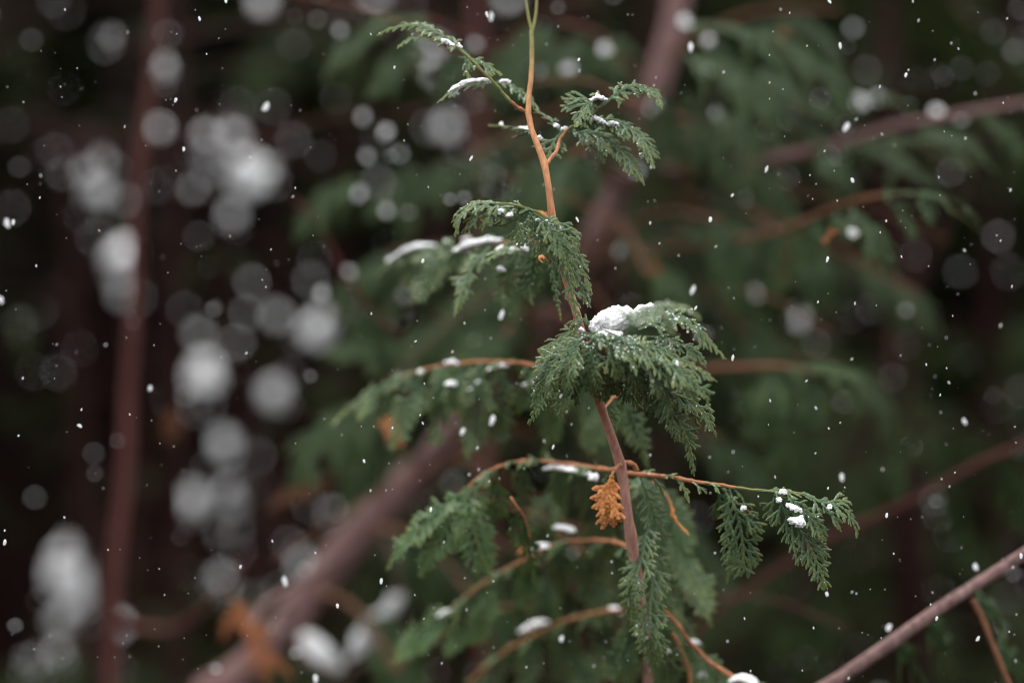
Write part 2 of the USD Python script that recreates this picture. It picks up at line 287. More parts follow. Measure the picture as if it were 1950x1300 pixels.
def cedar(name, label, x, y, height, low, reach, n, seed, group='cedar trees in the dark wood behind', wood='dark_bark', r0=0.05, lean=(0, 0), density=1.0, size=0.14, extra=()):
    rng = np.random.default_rng(seed); z0 = gz(x, y)
    t = thing(name, label, 'tree', group, (x, y, z0))
    u = np.linspace(0, 1, 14)
    p = np.stack([x + lean[0] * u + .04 * np.sin(u * 5 + seed), y + lean[1] * u + .04 * np.sin(u * 4 + 2 * seed), z0 - 0.1 + u * (height + .1)], 1)
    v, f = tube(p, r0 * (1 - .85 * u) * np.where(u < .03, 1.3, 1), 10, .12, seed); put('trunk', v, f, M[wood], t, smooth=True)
    bl, bw = Bag(), Bag()
    for k in range(n):
        q = rng.random(); zz = low + (height - low) * q
        b = np.array([np.interp(zz / height, u, p[:, j]) for j in range(3)])
        bough(bl, bw, b, rng.uniform(0, 2 * math.pi), reach * (1.08 - q * .85) * rng.uniform(.65, 1.15), rng, density=density, size=size)
    for e in extra:                                            # boughs that carry snow: end point given
        e = np.asarray(e, float); hgt = np.clip(e[2] + .08 - z0, .3, height * .95); b = np.array([np.interp(hgt / height, u, p[:, j]) for j in range(3)])
        m_ = (b + e) / 2 + np.array([0, 0, .08]); pc = curve([b, m_, e - [0, 0, .01]], 8)
        v, f = tube(pc, np.linspace(.010, .004, 8), 5); bw.add(v, f); d = unit(e - b)
        for k in range(7):
            dd = unit(d + rng.normal(0, .6, 3) + [0, 0, -.3]); add_spray(bl, pc[-1 - k % 3] - [0, 0, .012], dd, unit(np.array([0, 0, 1.0]) + rng.normal(0, .2, 3)), size * rng.uniform(.6, 1.0), rng)
    v, f, a = bw.get(); put('bough', v, f, M[wood], t, smooth=True, kind='stuff')
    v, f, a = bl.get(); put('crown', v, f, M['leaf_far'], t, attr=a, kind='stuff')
    return t

# ------------------------------------------------------------------ snow
def snow_mesh(path, wid, hgt, seed, sub=3, rough=.35, grain=.05, bottom=.35, wdir=None):
    """A lumpy bar of snow lying along the path: wid across, hgt high, a flatter underside."""
    m = trimesh.creation.icosphere(subdivisions=sub); u = np.array(m.vertices)
    c = curve(path, 24); L = np.linalg.norm(np.diff(c, axis=0), axis=1).sum(); ax = unit(c[-1] - c[0])
    up = np.array([0, 0, 1.0]); up = unit(up - ax * (up @ ax)) if abs(ax[2]) < .9 else np.array([0, -1.0, 0])
    sd = np.cross(ax, up)
    wid, hgt = wid * 1.0, hgt * 1.0
    q = u * [max(L, hgt) / hgt / 2, wid / hgt / 2, .5] * 1.7 + seed * 7.3
    nz = (meshkit.fbm(q, 3, seed) - .5) * 2 * rough * 1.5; gr = ((meshkit.noise(q * 5, seed + 5) - .5) + (meshkit.noise(q * 11, seed + 6) - .5)) * 2 * grain
    k = 1 + nz + gr
    tt = np.clip(.5 + .5 * np.sign(u[:, 0]) * np.abs(u[:, 0]) ** .85 * (1 + .25 * nz), 0, 1) * (len(c) - 1)
    i = np.minimum(tt.astype(int), len(c) - 2); base = c[i] + (c[i + 1] - c[i]) * (tt - i)[:, None]
    zz = np.where(u[:, 2] > 0, u[:, 2], u[:, 2] * bottom) * k * hgt * .62
    v = base + sd * (u[:, 1] * k * wid / 2)[:, None] + up * zz[:, None]
    return v, np.array(m.faces)
def crumbly(v, f, hgt, seed, n, size=(.05, .2), sub=0):
    """Small lumps frozen onto the bar, so that its outline is ragged."""
    rg = np.random.default_rng(seed); ico = trimesh.creation.icosphere(subdivisions=sub); u = np.array(ico.vertices)
    def man(v, f): return manifold3d.Manifold(manifold3d.Mesh(np.asarray(v, np.float32), np.asarray(f, np.uint32)))
    parts = [man(v, f)]; lo = v[:, 2].min(); span = max(v[:, 2].max() - lo, 1e-9)
    for q in v[rg.integers(0, len(v), n)]:
        r = hgt * rg.uniform(*size)
        d = rg.normal(0, .35, 3) * r
        w = u * r * rg.uniform(.7, 1.3, 3) * (1 + .25 * rg.normal(0, 1, (len(u), 1)).clip(-1, 1))
        parts.append(man(q + d + w, ico.faces))
    b = manifold3d.Manifold.batch_boolean(parts, manifold3d.OpType.Add)
    d = b.decompose(); b = max(d, key=lambda x: x.num_tri()) if len(d) > 1 else b
    m = b.to_mesh(); return np.array(m.vert_properties[:, :3]), np.array(m.tri_verts)
def snow(label, pts, wid, hgt, dz=0.0, seed=0, sub=3, group=None, crumbs=None, **kw):
    d0 = pts[0][2] if len(pts[0]) > 2 else dz; near = abs(d0) < .035
    if near: kw.setdefault('grain', .12); kw.setdefault('rough', .5)
    c = path3(pts, dz); k = (FOCUS + d0) / FOCUS; h = hgt * PX * k * .72
    v, f = snow_mesh(c, wid * PX * k, h, seed + 1, sub, **kw)
    L = np.linalg.norm(c[-1] - c[0]); v, f = crumbly(v, f, max(h, .0032), seed, crumbs or int(26 + 12 * L / max(h, .002)), (.025, .085) if crumbs else (.06, .24), 1 if near and not crumbs else 0)
    return put('snow_clump', v, f, M['snow'], smooth=True, label=label, cat='snow clump', group=group)

# ------------------------------------------------------------------ leaning cedar behind, with limbs reaching to the right
def wpts(pts):                                                # (px, py, distance from the camera)
    return np.array([at(p[0], p[1], zf(p[2])) for p in pts])
ZS = .82
def zf(d): return FOCUS + (d - FOCUS) * ZS
def limb(t, pts, r0, r1, m, name='limb', n=24, label=None):
    c = curve(wpts(pts), n)
    v, f = tube(c, np.linspace(r0, r1, n) * PX * np.linspace(zf(pts[0][2]), zf(pts[-1][2]), n) / FOCUS, 9, .12, len(names))
    return put(name, v, f, M[m], t, smooth=True, label=label)
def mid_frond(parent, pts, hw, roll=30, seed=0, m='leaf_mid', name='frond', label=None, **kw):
    c = wpts(pts); bag = Bag(); rng = np.random.default_rng(seed + 5000); k = np.mean([zf(p[2]) for p in pts]) / FOCUS
    opt = {**dict(scaly=False, third=False, spacing=.0068, w=.0015, sag=.5), **kw}; nrm = facing(c, roll)
    frond(bag, c, hw * PX * k * (.62 if hw > 30 else 1), nrm, rng, **opt)
    if hw > 30:                                                # the spray forks into smaller sprays
        sp = curve(c, 20); L = np.linalg.norm(sp[-1] - sp[0]); sd = 1 if rng.random() < .5 else -1
        for u in (.12, .3, .48, .66):
            b = sp[int(u * 19)]; t = unit(sp[min(int(u * 19) + 2, 19)] - b); s_ = unit(np.cross(nrm, t)) * sd; sd = -sd
            d1 = unit(t * .8 + s_ * rng.uniform(.45, .8)); d2 = unit(d1 + [0, 0, -.5] + rng.normal(0, .12, 3)); l_ = min(L * (.62 - .4 * u), hw * PX * k * 2.0) * rng.uniform(.8, 1.15)
            cc = np.array([b, b + d1 * l_ * .4, b + d1 * l_ * .4 + d2 * l_ * .35, b + d1 * l_ * .4 + d2 * l_ * .35 + unit(d2 + [0, 0, -.4]) * l_ * .3])
            frond(bag, cc, hw * PX * k * .34, unit(nrm + rng.normal(0, .3, 3)), rng, **opt)
    v, f, a = bag.get()
    return put(name, v, f, M[m], parent, attr=a, label=label)
lc = [(1300, -260, 2.05), (1292, -20, 2.03), (1262, 120, 2.0), (1190, 330, 1.98), (1120, 480, 1.96), (1000, 670, 1.95), (860, 835, 1.95), (745, 950, 1.95), (640, 1065, 1.96), (490, 1260, 1.98), (330, 1500, 2.0)]
w_ = wpts(lc); foot = np.array([w_[-1][0] - .22, 1.9, gz(w_[-1][0] - .22, 1.9) - .05])
lt = thing('leaning_cedar', 'leaning cedar with a pinkish trunk crossing diagonally behind the young cedar', 'tree', None, foot)
c = curve(np.vstack([w_, foot]), 60)
r = np.interp(c[:, 2], [0, .9, 1.2, 1.5, 1.9], [.030, .021, .018, .0145, .013]) * (1 + .05 * np.sin(c[:, 2] * 23) + .04 * np.sin(c[:, 2] * 51))
v, f = tube(c, r, 14, .10, 9); put('trunk', v, f, M['bark'], lt, smooth=True)
L1 = limb(lt, [(1188, 335, 1.97), (1290, 322, 1.9), (1400, 312, 1.82), (1560, 285, 1.74), (1700, 243, 1.66), (1830, 218, 1.6), (1990, 190, 1.55)], 12, 7, 'bark')
for i, (p, h, r_) in enumerate([
        ([(1300, 40, 1.5), (1400, 55, 1.45), (1475, 110, 1.42), (1530, 190, 1.40)], 45, 45), ([(1400, 60, 1.5), (1480, 70, 1.45), (1560, 130, 1.42), (1620, 215, 1.4)], 55, 45),
        ([(1290, 100, 1.45), (1380, 130, 1.42), (1450, 200, 1.4), (1490, 290, 1.4)], 60, 40), ([(1340, 100, 1.6), (1440, 160, 1.55), (1530, 240, 1.5), (1600, 330, 1.5)], 60, 40),
        ([(1440, 120, 1.55), (1520, 190, 1.5), (1590, 210, 1.5), (1640, 215, 1.5)], 50, 50), ([(1300, 160, 1.5), (1330, 230, 1.5), (1380, 300, 1.5), (1440, 340, 1.5)], 55, 35),
        ([(1350, 200, 1.55), (1420, 260, 1.5), (1470, 320, 1.5)], 55, 35), ([(1260, 150, 1.6), (1260, 230, 1.6), (1290, 320, 1.6)], 55, 35)]):
    mid_frond(L1, p, h, r_, seed=i)
for i, (p, h, r_) in enumerate([
        ([(1600, 280, 1.6), (1700, 265, 1.5), (1790, 270, 1.45), (1860, 330, 1.42)], 50, 50), ([(1640, 270, 1.6), (1700, 300, 1.55), (1760, 340, 1.5), (1800, 360, 1.5)], 50, 40),
        ([(1560, 290, 1.65), (1600, 340, 1.6), (1620, 400, 1.6)], 55, 35), ([(1750, 235, 1.5), (1830, 270, 1.45), (1900, 330, 1.45)], 45, 45), ([(1850, 215, 1.5), (1900, 240, 1.5), (1960, 300, 1.5)], 45, 45),
        ([(1450, 305, 1.7), (1480, 370, 1.7), (1520, 430, 1.7)], 55, 35), ([(1640, 195, 1.5), (1690, 185, 1.5), (1740, 205, 1.5)], 30, 60)]):
    mid_frond(L1, p, h, r_, seed=20 + i)
L2 = limb(lt, [(1110, 495, 1.96), (1250, 478, 1.8), (1370, 462, 1.65), (1480, 440, 1.5), (1560, 408, 1.466), (1640, 378, 1.382), (1730, 368, 1.290)], 8, 4, 'dim_twig')
for i, (p, h, r_) in enumerate([
        ([(1680, 370, 1.290), (1740, 365, 1.250), (1800, 375, 1.240), (1850, 405, 1.230), (1868, 440, 1.230)], 38, 62), ([(1740, 370, 1.250), (1768, 392, 1.240), (1775, 430, 1.240)], 28, 30),
        ([(1620, 390, 1.320), (1650, 430, 1.300), (1680, 480, 1.290), (1690, 530, 1.290)], 46, 30), ([(1590, 400, 1.361), (1610, 430, 1.347), (1630, 460, 1.340)], 36, 30),
        ([(1690, 375, 1.290), (1720, 410, 1.290), (1745, 460, 1.290)], 34, 40), ([(1560, 410, 1.396), (1540, 460, 1.396), (1530, 520, 1.396)], 46, 30), ([(1480, 440, 1.438), (1490, 500, 1.438), (1480, 560, 1.438)], 50, 30),
        ([(1380, 460, 1.5), (1390, 520, 1.5), (1400, 600, 1.5)], 55, 30)]):
    mid_frond(L2, p, h, r_, seed=40 + i)
L3 = limb(lt, [(975, 705, 1.95), (1150, 712, 1.75), (1380, 700, 1.5), (1490, 698, 1.42), (1560, 712, 1.38)], 10, 5, 'dim_twig')
for i, (p, h, r_) in enumerate([
        ([(1480, 700, 1.42), (1560, 698, 1.38), (1620, 715, 1.36), (1670, 758, 1.35)], 45, 52), ([(1480, 705, 1.42), (1470, 760, 1.4), (1475, 830, 1.4)], 70, 15), ([(1540, 715, 1.4), (1545, 765, 1.38), (1540, 820, 1.38)], 55, 20),
        ([(1600, 715, 1.37), (1625, 745, 1.36), (1640, 790, 1.36)], 40, 40), ([(1440, 700, 1.45), (1430, 760, 1.45), (1445, 850, 1.45)], 50, 30), ([(1500, 760, 1.45), (1490, 830, 1.45), (1470, 900, 1.45)], 50, 30)]):
    mid_frond(L3, p, h, r_, seed=60 + i)
L4 = limb(lt, [(1230, 230, 1.99), (1130, 170, 1.85), (1010, 110, 1.7), (900, 70, 1.6), (800, 30, 1.55)], 9, 4, 'red_bark')
for i, (p, h, r_) in enumerate([
        ([(1010, 112, 1.7), (1100, 130, 1.7), (1180, 90, 1.7), (1235, 120, 1.7)], 50, 45), ([(1100, 150, 1.8), (1120, 210, 1.8), (1150, 300, 1.8)], 60, 35), ([(900, 75, 1.6), (860, 130, 1.6), (840, 200, 1.6)], 55, 35),
        ([(820, 30, 1.55), (740, 40, 1.5), (660, 90, 1.5), (610, 160, 1.5)], 55, 45), ([(800, 40, 1.6), (760, 110, 1.6), (700, 190, 1.6)], 60, 40), ([(1180, 200, 1.9), (1230, 290, 1.9), (1250, 380, 1.9)], 60, 35)]):
    mid_frond(L4, p, h, r_, seed=80 + i)
L5 = limb(lt, [(960, 715, 1.95), (860, 690, 1.8), (760, 640, 1.7), (680, 560, 1.65), (600, 420, 1.6), (560, 380, 1.58)], 9, 4, 'red_bark')
for i, (p, h, r_) in enumerate([
        ([(700, 330, 1.6), (650, 360, 1.6), (600, 400, 1.6), (560, 460, 1.6)], 50, 40), ([(760, 640, 1.7), (700, 650, 1.65), (640, 690, 1.6)], 55, 40), ([(680, 560, 1.65), (700, 640, 1.65), (690, 700, 1.65)], 50, 35),
        ([(800, 300, 1.8), (760, 360, 1.8), (700, 420, 1.8)], 60, 35)]):
    mid_frond(L5, p, h, r_, seed=100 + i)
for lab, pp, dd in [('large grey blurred snow bar at the bottom, left arm of a vee', [(572, 1212), (606, 1250), (650, 1276)], 1.92), ('large grey blurred snow bar at the bottom, right arm of a vee', [(660, 1262), (705, 1215), (770, 1130)], 1.9)]:
    lb = limb(lt, [(600 if dd > 1.91 else 720, 1110 if dd > 1.91 else 980, 1.96)] + [(x, y + 22, dd + .01) for x, y in (pp if dd > 1.91 else pp[::-1])] , 7, 4, 'bark')
    c = wpts([(x, y, dd) for x, y in pp]); v, f = snow_mesh(c, 44 * PX * 2, 34 * PX * 2, 77, 4, rough=.5, grain=.1); put('snow_clump', v, f, M['snow'], smooth=True, label=lab, cat='snow clump', group='soft snow clumps on the boughs behind')
L6 = limb(lt, [(640, 1065, 1.96), (560, 1115, 1.7), (500, 1150, 1.55), (480, 1190, 1.5)], 9, 6, 'bark')
for i, (p, h, lab) in enumerate([
        ([(440, 1130, 1.6), (470, 1185, 1.58), (498, 1240, 1.56), (512, 1320, 1.55)], 38, 'large blurred orange dead spray at the bottom left'), ([(330, 770, 1.9), (325, 800, 1.9), (320, 840, 1.9)], 34, 'dim orange dead spray left of the diagonal trunk'),
        ([(730, 790, 1.35), (745, 815, 1.33), (768, 850, 1.32)], 24, 'orange dead spray behind the left fronds'), ([(1030, 580, 1.6), (1020, 600, 1.6), (1015, 630, 1.6)], 26, 'dim orange dead spray behind the stem'),
        ([(1490, 40, 1.5), (1490, 70, 1.5), (1482, 95, 1.5)], 20, 'orange dead tip at the top right'), ([(1600, 440, 1.2), (1580, 445, 1.2), (1570, 465, 1.2)], 16, 'orange dead tip beside the drooping right frond'),
        ([(1495, 480, 1.5), (1490, 510, 1.5), (1488, 540, 1.5)], 18, 'orange dead tip on the right'), ([(640, 910, 1.8), (570, 935, 1.75), (510, 970, 1.7)], 22, 'brownish dead spray above the diagonal trunk'),
        ([(1245, 485, 1.5), (1248, 505, 1.5), (1246, 525, 1.5)], 15, 'small orange dead tip right of the stem')]):
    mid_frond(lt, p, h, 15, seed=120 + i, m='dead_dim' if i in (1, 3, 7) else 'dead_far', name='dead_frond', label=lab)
rr = np.random.default_rng(303)
for j, (p0, p1) in enumerate([((1180, 350, 1.97), (1010, 380, 1.6)), ((1150, 420, 1.97), (1230, 520, 1.55)), ((1080, 550, 1.96), (1180, 640, 1.6)), ((1060, 580, 1.96), (900, 560, 1.55)), ((980, 700, 1.96), (1090, 800, 1.6)), ((940, 740, 1.96), (830, 600, 1.6)),
                              ((1230, 220, 1.99), (1420, 330, 1.6)), ((1200, 310, 1.98), (1520, 480, 1.8)), ((1130, 460, 1.96), (1430, 640, 1.75)), ((1050, 600, 1.96), (1350, 860, 1.75)), ((1260, 110, 2.0), (1600, 20, 1.7)), ((1240, 190, 2.0), (1060, 40, 1.6)),
                              ((900, 790, 1.95), (1290, 1010, 1.8)), ((840, 850, 1.95), (1180, 1120, 1.7)), ((1180, 350, 1.98), (1750, 560, 1.75)), ((1240, 200, 1.99), (900, 300, 1.75)), ((1090, 540, 1.96), (740, 480, 1.75)), ((1000, 670, 1.95), (1600, 700, 1.9)),
                              ((800, 900, 1.95), (700, 760, 1.6)), ((700, 1000, 1.95), (900, 1130, 1.7)), ((600, 1120, 1.96), (760, 1280, 1.7)), ((1130, 470, 1.96), (1380, 420, 1.6)), ((1000, 670, 1.95), (760, 760, 1.75)), ((1180, 350, 1.97), (1080, 300, 1.5)), ((1130, 470, 1.96), (1040, 460, 1.5)), ((1040, 610, 1.96), (960, 640, 1.5)), ((960, 720, 1.96), (1050, 700, 1.5))]):
    p0, p1 = np.array(p0, float), np.array(p1, float); md = (p0 + p1) / 2 + [0, -40, 0]
    lb = limb(lt, [tuple(p0), tuple(md), tuple(p1)], 6, 3, 'dim_twig')
    for q in range(8):
        t = rr.uniform(.3, 1.0); b = (1 - t) ** 2 * p0 + 2 * t * (1 - t) * (md + [0, -15, 0]) + t * t * p1; sx = np.sign(p1[0] - p0[0]) * rr.uniform(.1, 1) if q else np.sign(p1[0] - p0[0])
        ln = rr.uniform(110, 190); sl = rr.uniform(.2, .8)
        mid_frond(lb, [tuple(b), tuple(b + [sx * ln * .4, ln * (.12 + .25 * sl), -.02]), tuple(b + [sx * ln * .72, ln * (.35 + .4 * sl), -.03]), tuple(b + [sx * ln * .85, ln * (.7 + .5 * sl), -.03])], rr.uniform(38, 62), rr.uniform(20, 55), seed=400 + 10 * j + q)
for k in range(26):
    x0, y0 = rr.uniform(760, 1500), rr.uniform(-20, 1150); a_ = rr.normal(.1, .45) + (math.pi if rr.random() < .35 else 0); ln = rr.uniform(160, 420); d0 = rr.uniform(1.35, 2.1)
    limb(lt, [(x0, y0, d0), (x0 + math.cos(a_) * ln * .5, y0 + math.sin(a_) * ln * .5 - 14, d0 - .05), (x0 + math.cos(a_) * ln, y0 + math.sin(a_) * ln + 20, d0 - .1)], 2.6, 1.4, 'dim_twig' if k % 3 else 'red_bark', 'twig')
crown_rng = np.random.default_rng(11); bl, bw = Bag(), Bag()
for k in range(26):
    b0 = w_[0] + [.02 * k / 26, 0, .02 + k * .05]; bough(bl, bw, b0, crown_rng.uniform(0, 2 * math.pi), .75 - .015 * k, crown_rng)
tp = curve([w_[0], w_[0] + [.02, .02, .8], w_[0] + [.05, 0, 1.5]], 12); v, f = tube(tp, np.linspace(.016, .003, 12), 8); put('top', v, f, M['bark'], lt, smooth=True)
v, f, a = bw.get(); put('bough', v, f, M['bark'], lt, smooth=True, kind='stuff'); v, f, a = bl.get(); put('crown', v, f, M['leaf_far'], lt, attr=a, kind='stuff')

ZS = 1.0
# ------------------------------------------------------------------ cedars deeper in the wood; far snow lies on their boughs
FAR = []                                                       # px, py, brightness of the soft disc, px across, distance
def far(*rows): FAR.extend(rows)
far((500, 8, .35, 62, 4.6), (568, 35, .12, 50, 4.2), (315, 137, .5, 42, 2.6), (305, 247, .3, 46, 3.4), (212, 75, .25, 40, 2.4), (200, 95, .12, 46, 3.), (25, 110, .09, 40, 3.), (100, 5, .15, 34, 3.),
    (400, 285, .6, 66, 4.6), (446, 262, .5, 60, 4.6), (462, 322, .75, 80, 5.), (478, 358, .7, 80, 5.), (442, 412, .28, 64, 4.6), (366, 363, .3, 42, 3.4), (505, 322, .32, 56, 4.6), (558, 268, .12, 60, 4.),
    (165, 328, .4, 48, 3.6), (200, 306, .42, 48, 3.6), (184, 372, .75, 60, 4.), (152, 415, .2, 50, 4.), (240, 385, .2, 50, 3.6), (25, 398, .15, 44, 4.), (22, 240, .1, 40, 4.),
    (225, 500, .85, 66, 5.), (228, 522, .8, 60, 5.), (232, 562, .25, 54, 5.), (480, 540, .14, 60, 4.2), (470, 600, .16, 56, 4.2), (525, 603, .28, 62, 4.6), (592, 535, .12, 62, 4.6), (603, 630, .5, 84, 5.4),
    (378, 640, .25, 60, 4.6), (385, 712, .6, 84, 5.4), (402, 728, .5, 60, 5.), (350, 592, .1, 50, 4.), (520, 755, .4, 74, 5.), (452, 655, .14, 56, 4.6), (480, 815, .15, 62, 5.), (435, 860, .42, 74, 5.), (325, 762, .12, 60, 5.),
    (148, 668, .14, 46, 4.), (114, 710, .14, 42, 4.), (40, 640, .07, 44, 4.), (365, 962, .5, 76, 5.2), (440, 955, .6, 76, 5.2), (460, 1010, .38, 70, 5.2), (476, 1065, .25, 76, 5.4), (422, 1110, .38, 66, 5.), (354, 1086, .14, 62, 5.),
    (575, 1075, .32, 52, 4.6), (480, 1142, .25, 40, 4.), (550, 1040, .15, 50, 4.6), (630, 980, .12, 60, 5.), (590, 962, .08, 56, 5.), (120, 1062, .45, 70, 5.2), (132, 1100, .8, 90, 5.6), (150, 1130, .9, 84, 5.6), (118, 1180, .3, 72, 5.2),
    (178, 1180, .28, 72, 5.2), (226, 1195, .3, 60, 4.6), (110, 1250, .38, 50, 4.6), (70, 1250, .1, 46, 4.6), (152, 880, .12, 48, 4.), (75, 1290, .12, 46, 4.),
    (822, 98, .5, 74, 4.6), (832, 142, .22, 60, 4.6), (850, 248, .42, 64, 4.6), (936, 342, .5, 74, 5.), (715, 8, .42, 60, 4.6), (782, 22, .3, 54, 4.4), (970, -2, .32, 60, 4.6), (720, 268, .16, 56, 4.), (722, 350, .16, 56, 4.),
    (760, 378, .15, 50, 4.), (855, 655, .14, 66, 3.4), (700, 615, .1, 60, 3.6), (752, 600, .16, 56, 3.4), (895, 190, .12, 50, 4.), (560, 90, .1, 40, 3.4), (640, 190, .12, 30, 3.), (610, 300, .1, 40, 3.),
    (1150, 95, .35, 26, 1.5), (1022, 136, .32, 28, 1.5), (1080, 135, .32, 28, 1.5), (1245, 213, .4, 34, 1.55), (1300, 45, .25, 26, 1.5), (1312, 48, .2, 22, 1.5), (1350, 82, .32, 26, 1.5), (1346, 136, .3, 32, 1.5), (1366, 222, .25, 28, 1.5),
    (1625, 55, .28, 34, 1.8), (1640, 196, .3, 36, 1.6), (1672, 190, .2, 30, 1.6), (1785, 218, .36, 30, 1.55), (1830, 228, .2, 30, 1.55), (1625, 445, .34, 20, 1.22), (1215, 450, .1, 66, 3.), (1350, 396, .06, 60, 3.), (1245, 545, .26, 42, 1.9),
    (1380, 460, .14, 34, 1.7), (1520, 610, .3, 50, 2.6), (1555, 655, .12, 46, 2.6), (1660, 590, .18, 56, 3.), (1620, 605, .12, 46, 3.), (1735, 850, .15, 30, 1.8), (1830, 132, .16, 34, 2.), (1880, 142, .12, 30, 2.), (1932, 100, .22, 32, 2.),
    (1890, 62, .16, 28, 2.), (1860, 216, .14, 34, 1.8), (1740, 488, .14, 54, 3.), (1900, 452, .12, 56, 3.), (1810, 330, .1, 40, 2.4), (1200, 590, .1, 40, 2.6), (860, 925, .14, 60, 2.0), (1560, 190, .12, 36, 1.8), (1460, 250, .1, 36, 1.8), (1700, 720, .08, 40, 2.4), (1500, 340, .08, 40, 2.))
g_ = np.random.default_rng(88)                                # dabs of snow on the leaning cedar's sprays
for (px, py) in [(690, 225), (735, 255), (700, 300), (762, 296), (792, 330), (684, 372), (735, 405), (865, 165), (905, 85), (648, 62), (612, 560), (662, 520), (832, 562), (770, 566), (872, 604), (905, 652), (842, 640), (1180, 480), (1215, 330), (1420, 380), (1500, 230), (1580, 300), (1440, 560), (1340, 640), (1130, 300), (960, 560), (930, 610)]:
    far((px, py, g_.uniform(.1, .26), g_.uniform(18, 30), g_.uniform(1.55, 1.69)))
NMAIN = len(FAR)
for (px, py, br, sz, dist) in list(FAR):                      # smaller pieces round the bright ones
    if br > .3 and dist > 2.3:
        g_ = np.random.default_rng(int(px * 31 + py))
        for k in range(2): FAR.append((px + g_.normal(0, 28), py + g_.normal(6, 32), g_.uniform(.05, .12), 54, dist + g_.normal(0, .15)))
c_ = [(*unit(at(px, py, dist) - CAM), np.linalg.norm(at(px, py, dist) - CAM), (97 * (dist - FOCUS) / dist * .30 + sz * .3) * S0 / FOCUS, *at(px, py, dist)) for px, py, br, sz, dist in FAR if dist > 2.3 and br > .11]
CLEAR.append(np.array(c_))
# ------------------------------------------------------------------ thin bare stems
def bare_stem(label, pts, r0, r1, m, name='bare_stem', group='thin stems around the young cedar'):
    p = wpts(pts); t = thing(name, label, 'tree', group, (p[0][0], p[0][1], p[0][2])); c = curve(p, 50)
    u_ = np.linspace(0, 9, 50); c = c + np.stack([meshkit.fbm(np.stack([u_ * 1.6 + len(names), u_ * 0 + k, u_ * 0], -1), 3, k) - .5 for k in range(3)], 1) * .010
    dist = np.interp(np.linspace(0, 1, 50), np.linspace(0, 1, len(pts)), [q[2] for q in pts])
    v, f = tube(c, np.linspace(r0, r1, 50) * PX * dist / FOCUS * (1 + .12 * (meshkit.noise(np.stack([u_ * 4, u_ * 0, u_ * 0], -1), 7) - .5)), 10, .14, len(names)); put('trunk', v, f, M[m], t, smooth=True)
    return t
def ground_end(px, dist):                                      # a photo column's point on the ground
    k = S0 * dist / FOCUS
    return (px, 650 + (CAM_Z - gz((px - 975) * k, dist) + .03) / k, dist)
t = bare_stem('smooth pinkish bare stem rising across the bottom right corner', [ground_end(-900, 1.15), (900, 1850, 1.09), (1370, 1440, 1.08), (1590, 1296, 1.075), (1700, 1222, 1.07), (1850, 1120, 1.07), (1950, 1052, 1.07), (2150, 900, 1.07), (2400, 700, 1.07)], 17.5, 11, 'pink_bark')
b = limb(t, [(1852, 1140, 1.07), (1870, 1175, 1.07), (1890, 1225, 1.07), (1905, 1262, 1.07), (1925, 1310, 1.07)], 6, 5, 'dim_twig', 'twig')
mid_frond(b, [(1855, 1140, 1.08), (1890, 1160, 1.12), (1925, 1200, 1.15)], 40, 35, seed=200)
mid_frond(b, [(1700, 1215, 1.09), (1740, 1260, 1.16), (1770, 1320, 1.18)], 36, 30, seed=201)
mid_frond(b, [(1890, 1230, 1.09), (1930, 1260, 1.14), (1970, 1300, 1.17)], 40, 30, seed=202)
mid_frond(b, [(1760, 1180, 1.1), (1800, 1230, 1.18), (1820, 1300, 1.2)], 40, 30, seed=203)
t = bare_stem('brown bare stem slanting in from the middle of the right edge', [ground_end(500, 1.75), (1000, 1560, 1.75), (1290, 1235, 1.62), (1450, 1105, 1.56), (1600, 1014, 1.52), (1780, 928, 1.46), (1960, 845, 1.42), (2250, 700, 1.38)], 8, 6, 'red_bark')
for i, (p, h) in enumerate([([(1800, 920, 1.36), (1820, 990, 1.37), (1850, 1060, 1.38)], 50), ([(1900, 875, 1.34), (1930, 940, 1.35), (1950, 1010, 1.36)], 50), ([(1700, 965, 1.38), (1720, 850, 1.42), (1790, 830, 1.42)], 36)]):
    mid_frond(t, p, h, 30, seed=210 + i, m='leaf_far')
t = bare_stem('slender reddish upright trunk at the left of the photo', [ground_end(180, 2.05), (212, 1300, 2.00), (216, 1130, 1.99), (238, 860, 1.98), (250, 640, 1.98), (256, 480, 1.98), (272, 320, 1.97), (282, 200, 1.96), (300, -20, 1.95), (310, -260, 1.93), (318, -520, 1.6)], 14.5, 9, 'red_bark', name='slender_tree')
bl, bw = Bag(), Bag(); rr = np.random.default_rng(5); topp = at(310, -260, 1.93)
for k in range(18): bough(bl, bw, topp + [0, 0, .35 + .03 * k], rr.uniform(0, 2 * math.pi), .5, rr, size=.11)
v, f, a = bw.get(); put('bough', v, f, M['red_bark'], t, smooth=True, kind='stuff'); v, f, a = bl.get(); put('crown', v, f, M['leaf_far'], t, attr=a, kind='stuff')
b = limb(t, [(216, 1185, 1.99), (330, 1195, 1.9), (420, 1125, 1.8), (470, 1060, 1.75)], 7, 4, 'red_bark')
t = bare_stem('dim brown upright trunk above the top left frond, behind the sapling', [ground_end(930, 2.5), (925, 900, 2.5), (915, 500, 2.5), (910, 110, 2.5), (903, -30, 2.5), (895, -500, 2.5)], 15, 10, 'red_bark', name='slender_tree')
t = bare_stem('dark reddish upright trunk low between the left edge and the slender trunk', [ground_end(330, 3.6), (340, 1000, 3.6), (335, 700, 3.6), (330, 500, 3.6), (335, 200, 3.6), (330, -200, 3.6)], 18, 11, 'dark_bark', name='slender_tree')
t = bare_stem('dim reddish trunk at the lower right behind the bare pink stem', [ground_end(1300, 2.7), (1370, 1300, 2.7), (1500, 1180, 2.7), (1560, 1050, 2.7), (1640, 860, 2.7), (1700, 650, 2.7), (1760, 500, 2.7), (1900, 200, 2.7), (2000, -200, 2.7)], 17, 10, 'dark_bark')

